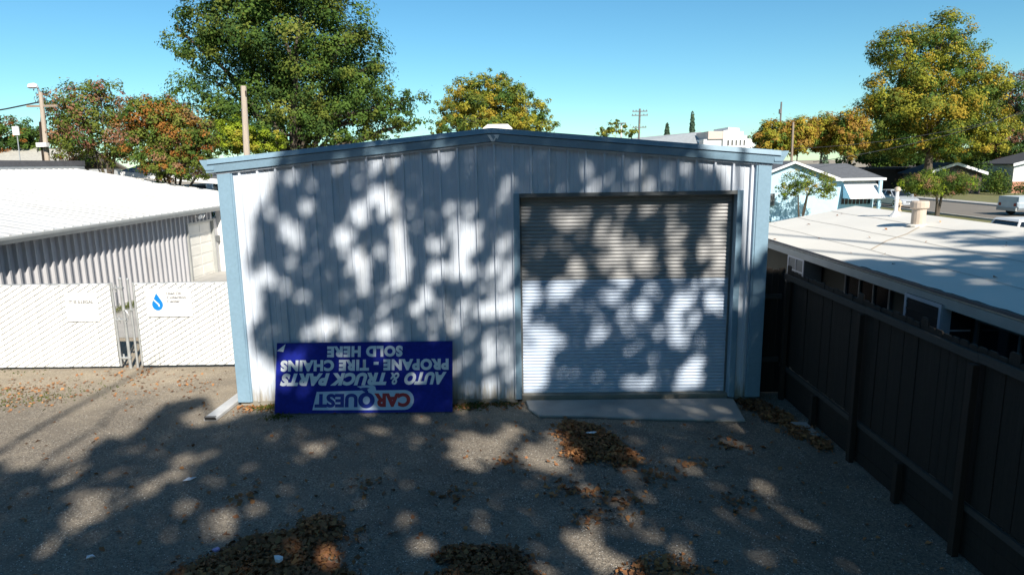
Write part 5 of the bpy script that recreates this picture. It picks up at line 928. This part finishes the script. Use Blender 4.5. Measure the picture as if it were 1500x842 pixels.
poly = np.array(SHADE_POLY); lit = np.array(LIT)
def inside(u, v):
    r = np.zeros(len(u), bool); x, y = poly[:, 0], poly[:, 1]; j = len(poly) - 1
    for i in range(len(poly)):
        c = ((y[i] > v) != (y[j] > v)) & (u < (x[j] - x[i]) * (v - y[i]) / (y[j] - y[i] + 1e-12) + x[i]); r ^= c; j = i
    return r
NL = 78000
uu = RNG.uniform(-8.8, 9.3, NL); vv = RNG.uniform(-6.2, 4.7, NL)
k = inside(uu, vv); uu, vv = uu[k], vv[k]
ltr = np.zeros(len(uu))
wob = 1 + .34 * np.sin(uu * 17 + 2.1 * np.sin(vv * 11)) * np.sin(vv * 19 + 1.7 * np.sin(uu * 9)) + .26 * np.sin(uu * 37 + 3 * np.sin(vv * 23)) * np.sin(vv * 41)
for (a, c, i0, i1, i2, am) in lit:
    du, dv = uu - a, vv - c; q = i0 * du * du + 2 * i1 * du * dv + i2 * dv * dv
    ltr = np.maximum(ltr, am ** 1.25 * np.clip(1.4 - wob * q, 0, 1))
tr = np.clip(ltr, .012, 1.0); pr = np.clip(-np.log(tr) / 3.6, 0, 1)
k = RNG.random(len(uu)) < pr; uu, vv = uu[k], vv[k]; n = len(uu)
tt = 24.5 + 4.5 * np.clip(RNG.normal(size=n) * .5, -1, 1) + 1.5 * np.sin(uu * .9) 
eu, ev, sn = np.array(EU), np.array(EV), np.array(SUN)
PS = uu[:, None] * eu + vv[:, None] * ev + tt[:, None] * sn
NS = sn + RNG.normal(size=(n, 3)) * .55
sz = RNG.uniform(.15, .25, n)
m = 7000; u2 = RNG.uniform(-2.4, 9.5, m); v2 = RNG.uniform(5.2, 15, m); t2 = RNG.uniform(13, 24, m)     # added upper canopy blocking sky light; its sun shadow falls out of sight
PS = np.concatenate([PS, u2[:, None] * eu + v2[:, None] * ev + t2[:, None] * sn]); NS = np.concatenate([NS, np.array([0, 0, 1]) + RNG.normal(size=(m, 3)) * .5]); sz = np.concatenate([sz, RNG.uniform(.35, .55, m)]); uu = np.concatenate([uu, u2])
for side, lab in ((0, 'tall shade tree behind the viewpoint, nearer the workshop side'), (1, 'tall shade tree behind the viewpoint, nearer the board fence side')):
    k = (uu < 0) if side == 0 else (uu >= 0)
    cen = PS[k].mean(0); base = (cen[0] + (1.5 if side else 2.0), cen[1] - 1.5, 0)
    t = thing('shade_tree', lab, 'tree', base)
    leaf_cloud('crown', PS[k], NS[k], sz[k], [lg1, lg2, ly1], RNG.integers(0, 3, k.sum()), t, aspect=.8)
    bx = Vector(base); top = bx.lerp(Vector(cen), .55); b = MB(); b.tube([bx - Vector((0, 0, .2)), bx + Vector((0, 0, 1)), bx.lerp(top, .5) + Vector((.2, .1, 0)), top], [.55, .42, .36, .28], 10); b.build('trunk', M['bark'], t)
    b = MB()
    for q in PS[k][RNG.choice(k.sum(), 26, replace=False)]:
        q = Vector(q); b.tube([top - Vector((0, 0, .5)), top.lerp(q, .5) + Vector((0, 0, -.3)), q], [.09, .05, .015], 5, caps=False)
    if side == 0:
        for ln, r in zip(LIMBS, (.075, .05, .07)):
            pts = [Vector(tuple(u_ * eu + v_ * ev + (23 + .25 * i) * sn)) for i, (u_, v_) in enumerate(ln)]
            b.tube(pts, [r * (1 - .55 * i / (len(pts) - 1)) for i in range(len(pts))], 6, caps=False)
            b.tube([top - Vector((0, 0, .5)), top.lerp(pts[0], .6), pts[0]], [r * 1.6, r * 1.3, r], 6, caps=False)
    b.build('limbs', M['bark'], t)

def sky_block_tree(label, x, y, h, r, proto=[]):  # out-of-view tree added to block sky light, so shaded surfaces go darker
    t = tree('broad_tree', label, (x, y, 0), [(x, y, h - r * .8, r, r, r * .8), (x - r * .6, y + 1, h * .5, r * .9, r * .8, h * .3), (x + r * .6, y - 1, h * .5, r * .9, r * .8, h * .3), (x, y + r * .4, h * .3, r, r * .8, h * .22)], 2600, 1.0, [lg1, lg3], .4, .6, 60, group='trees standing behind the viewpoint')
    return t
ORD = ['first', 'second', 'third', 'fourth', 'fifth', 'sixth', 'seventh', 'eighth', 'ninth']
for n_, (x, y, h, r) in enumerate(((-46, -30, 16, 6.5), (-36, -38, 18, 7), (-25, -36, 17, 6.5), (-14, -37, 18, 6.5), (-3, -36, 18, 6.5), (8, -38, 19, 7), (20, -37, 18, 6.5), (31, -36, 18, 7), (42, -30, 17, 7), (-50, -16, 15, 6.5), (-38, -22, 13, 5.5))):  # row added behind the view to cut sky light on the facade
    sky_block_tree(ORD[n_] + ' from the left in the tall row of trees behind the viewpoint' if n_ < 9 else ['outer tree at the left end of the row behind the viewpoint', 'shorter tree just in front of the row behind the viewpoint'][n_ - 9], x, y, h, r)

sky_block_tree('big spreading tree standing left of the viewpoint', -19.5, -12, 18, 6.5)['group'] = 'trees beside the viewpoint'  # added to screen off the sky on the left of the yard
sky_block_tree('big spreading tree standing right of the viewpoint behind the olive house', 22, -9, 15, 5.2)['group'] = 'trees beside the viewpoint'  # added on the right for the same sky blocking

# ------------------------------------------------------------------ dead leaves, gravel, weeds, scraps on the ground
def litter(name, label, P, sz, tilt, mats, w, fold=.3):
    n = len(P); N_ = np.array([0, 0, 1]) + RNG.normal(size=(n, 3)) * tilt
    return tag(leaf_cloud(name, P, N_, sz, mats, RNG.choice(len(mats), n, p=w), None, .7, fold), label, 'dead leaves', kind='stuff')
def pile(label, blobs, n, hgt, sz=(.05, .10), w=(.75, .25)):
    P = []
    bl = np.array(blobs); ar = bl[:, 2] * bl[:, 3]; i = RNG.choice(len(bl), n, p=ar / ar.sum())
    a = RNG.random(n) * 6.283; r = np.sqrt(RNG.random(n)) * RNG.uniform(.7, 1.0, n) * (1 + (RNG.random(n) < .16) * RNG.exponential(.28, n))
    x = bl[i, 0] + bl[i, 2] * r * np.cos(a); y = bl[i, 1] + bl[i, 3] * r * np.sin(a)
    z = .012 + hgt * np.clip(1 - r * r, 0, 1) * RNG.random(n) ** .6 + RNG.random(n) * .015
    return litter('leaf_pile', label, np.stack([x, y, z], 1), np.clip(RNG.lognormal(-2.82, .32, n), .03, .12), .5, [M['litter'], M['litter_o']], list(w))
pile('dark leaf pile at the bottom edge, left of centre', [(-2.25, -4.75, .75, .55), (-1.95, -4.3, .35, .45), (-2.75, -5.1, .5, .45), (-1.8, -5.3, .6, .5)], 5200, .10)
pile('dark leaf pile at the bottom edge, below the blue sign corner', [(.1, -4.95, .45, .42), (.05, -5.3, .75, .4), (-.25, -4.75, .3, .22)], 3000, .085)
pile('brown leaf heap against the concrete apron', [(1.35, -1.45, .42, .42), (1.55, -1.95, .48, .55), (1.3, -2.1, .3, .45), (1.85, -2.35, .3, .35), (1.2, -1.15, .22, .2)], 3000, .085, w=(.55, .45))
pile('leaf drift between the apron and the wooden fence', [(4.45, -.35, .3, .32), (4.6, -.85, .3, .4), (4.75, -1.5, .24, .35), (4.85, -1.95, .18, .25), (4.3, -.15, .16, .12)], 1500, .04, w=(.7, .3))
pile('loose leaves at the bottom edge right of centre', [(1.85, -4.95, .35, .25), (2.1, -5.2, .4, .3), (1.6, -5.2, .3, .3)], 420, .05)
def scatter(label, n, fx, sz, tilt, mats, w, name='scattered_leaves'):
    P = fx(n); P[:, 2] += RNG.uniform(.008, .02, len(P)); return litter(name, label, P, RNG.uniform(*sz, len(P)), tilt, mats, w)
def yard(n):
    x = RNG.uniform(-7.5, 4.95, n); y = RNG.uniform(-6.2, 2.2, n); k = ~((y > -.05) & (abs(x) < 4.7)); return np.stack([x[k], y[k], 0 * x[k]], 1)
def clusters(n, cs, r):
    c = np.array(cs)[RNG.integers(0, len(cs), n)]; return np.stack([c[:, 0] + RNG.normal(size=n) * r, c[:, 1] + RNG.normal(size=n) * r, np.zeros(n)], 1)
scatter('single dead leaves scattered over the gravel yard', 620, yard, (.04, .095), .4, [M['litter'], M['litter_o']], [.75, .25])
scatter('loose clusters of dead leaves on the gravel', 420, lambda n: clusters(n, [(.9, -3.2), (1.3, -3.9), (1.75, -3.6), (-.5, -3.4), (-1.6, -3.1), (2.8, -2.6), (3.1, -3.6), (2.2, -2.9), (-3.1, -3.4), (1.4, -3.4), (3.6, -1.9), (.3, -2.4)], .16), (.05, .11), .4, [M['litter'], M['litter_o']], [.55, .45])
scatter('orange leaves strewn on the dirt before the left gate', 430, lambda n: clusters(n, [(-9.1, .95), (-9.6, .6), (-8.7, 1.1), (-8.3, .3), (-7.4, 1.7), (-6.8, .8), (-9.9, 1.2), (-6.1, 1.2), (-8.9, .7), (-7.9, 2.0)], .34), (.035, .085), .35, [M['litter_o'], M['litter']], [.6, .4])
scatter('small dead leaves along the foot of the garage wall', 260, lambda n: np.stack([np.concatenate([RNG.uniform(-.8, .45, n // 2), RNG.uniform(-4.6, -3.8, n - n // 2)]), -.06 - abs(RNG.normal(size=n)) * .16, np.zeros(n)], 1), (.04, .08), .5, [M['litter'], M['litter_o']], [.6, .4])
def roof_r(n):
    x = 5.9 + 2.8 * RNG.random(n); y = RNG.uniform(-7, 5.3, n); return np.stack([x, y, EZ2 + RSL * (x - EX) + .002], 1)
scatter('a few dead leaves lying on the white rolled roof', 30, roof_r, (.04, .09), .3, [M['litter'], M['litter_o']], [.7, .3])
def chips(n):
    x = RNG.uniform(-6.5, 5.0, n); y = -6 + 8.2 * RNG.random(n) ** 1.5; k = ~((y > -.05) & (abs(x) < 4.7)); return np.stack([x[k], y[k], 0 * x[k] - .004], 1)
P = chips(15000); tag(leaf_cloud('gravel', P + np.array([0, 0, .008]), np.array([0, 0, 1]) + RNG.normal(size=P.shape) * .5, RNG.uniform(.008, .026, len(P)), M['pebble'], None, None, .8, .5), 'loose gravel chips over the yard', 'gravel', kind='stuff')
def weeds(label, cs, n, r, h):
    c = np.array(cs)[RNG.integers(0, len(cs), n)]; P = np.stack([c[:, 0] + RNG.normal(size=n) * r[0], c[:, 1] + RNG.normal(size=n) * r[1], RNG.random(n) * h], 1)
    N_ = RNG.normal(size=(n, 3)); N_[:, 2] *= .3
    tag(leaf_cloud('weeds', P, N_, RNG.uniform(.03, .08, n), M['grassleaf'], None, None, .3, .2), label, 'weeds', kind='stuff')
weeds('low green weeds at the foot of the garage by the sign', [(-4.1, -.2), (-3.95, -.12), (-.35, -.15), (.1, -.1), (-.5, -.25), (-3.7, -.62)], 900, (.14, .07), .035)
weeds('green weeds along the foot of the grey workshop', [(-11.6, 8.4), (-11.6, 9.0), (-11.6, 9.7), (-11.65, 7.7)], 1500, (.12, .3), .14)
weeds('mossy weeds on the sunlit dirt at left', [(-8.6, .35), (-8.3, .5), (-9.3, .3), (-10.4, 2.1), (-9.6, .8), (-7.9, .9), (-8.9, .25)], 420, (.34, .22), .02)
def scrap(name, label, c, r, m, h=.02, sides=6, stretch=1.5, rot=.4):
    b = MB(); pts = []
    for i in range(sides):
        a = 2 * math.pi * i / sides; q = r * random.uniform(.75, 1.1); x = q * math.cos(a) * stretch; y = q * math.sin(a)
        pts.append((c[0] + x * math.cos(rot) - y * math.sin(rot), c[1] + x * math.sin(rot) + y * math.cos(rot), c[2] + random.uniform(.002, .03)))
    top = [(x, y, z + h) for x, y, z in pts]; b.loft([pts, top]); return tag(b.build(name, m), label, 'litter')
scrap('paper_scrap', 'pale torn paper scrap on the gravel left of the blue sign', (-4.11, -2.87, .002), .058, M['paper'], .006, 4, 1.5, .75)
scrap('paper_scrap', 'small white scrap on the gravel near the bottom left', (-4.3, -4.71, .002), .03, M['paper'], .008, 5, 1.5, .3)
scrap('plastic_scrap', 'lilac plastic scrap on the dark leaf pile at bottom left', (-2.89, -4.74, .09), .032, M['pink'], .02, 6, 1.5, .6)
scrap('crushed_cup', 'pale crushed cup in the leaf pile at the bottom edge', (-2.11, -5.0, .13), .038, M['paper'], .03, 6, 1.5, -.3)
scrap('paper_scrap', 'thin white strip on the leaf heap by the apron', (1.48, -1.72, .115), .03, M['paper'], .008, 6, 3.2, .1)
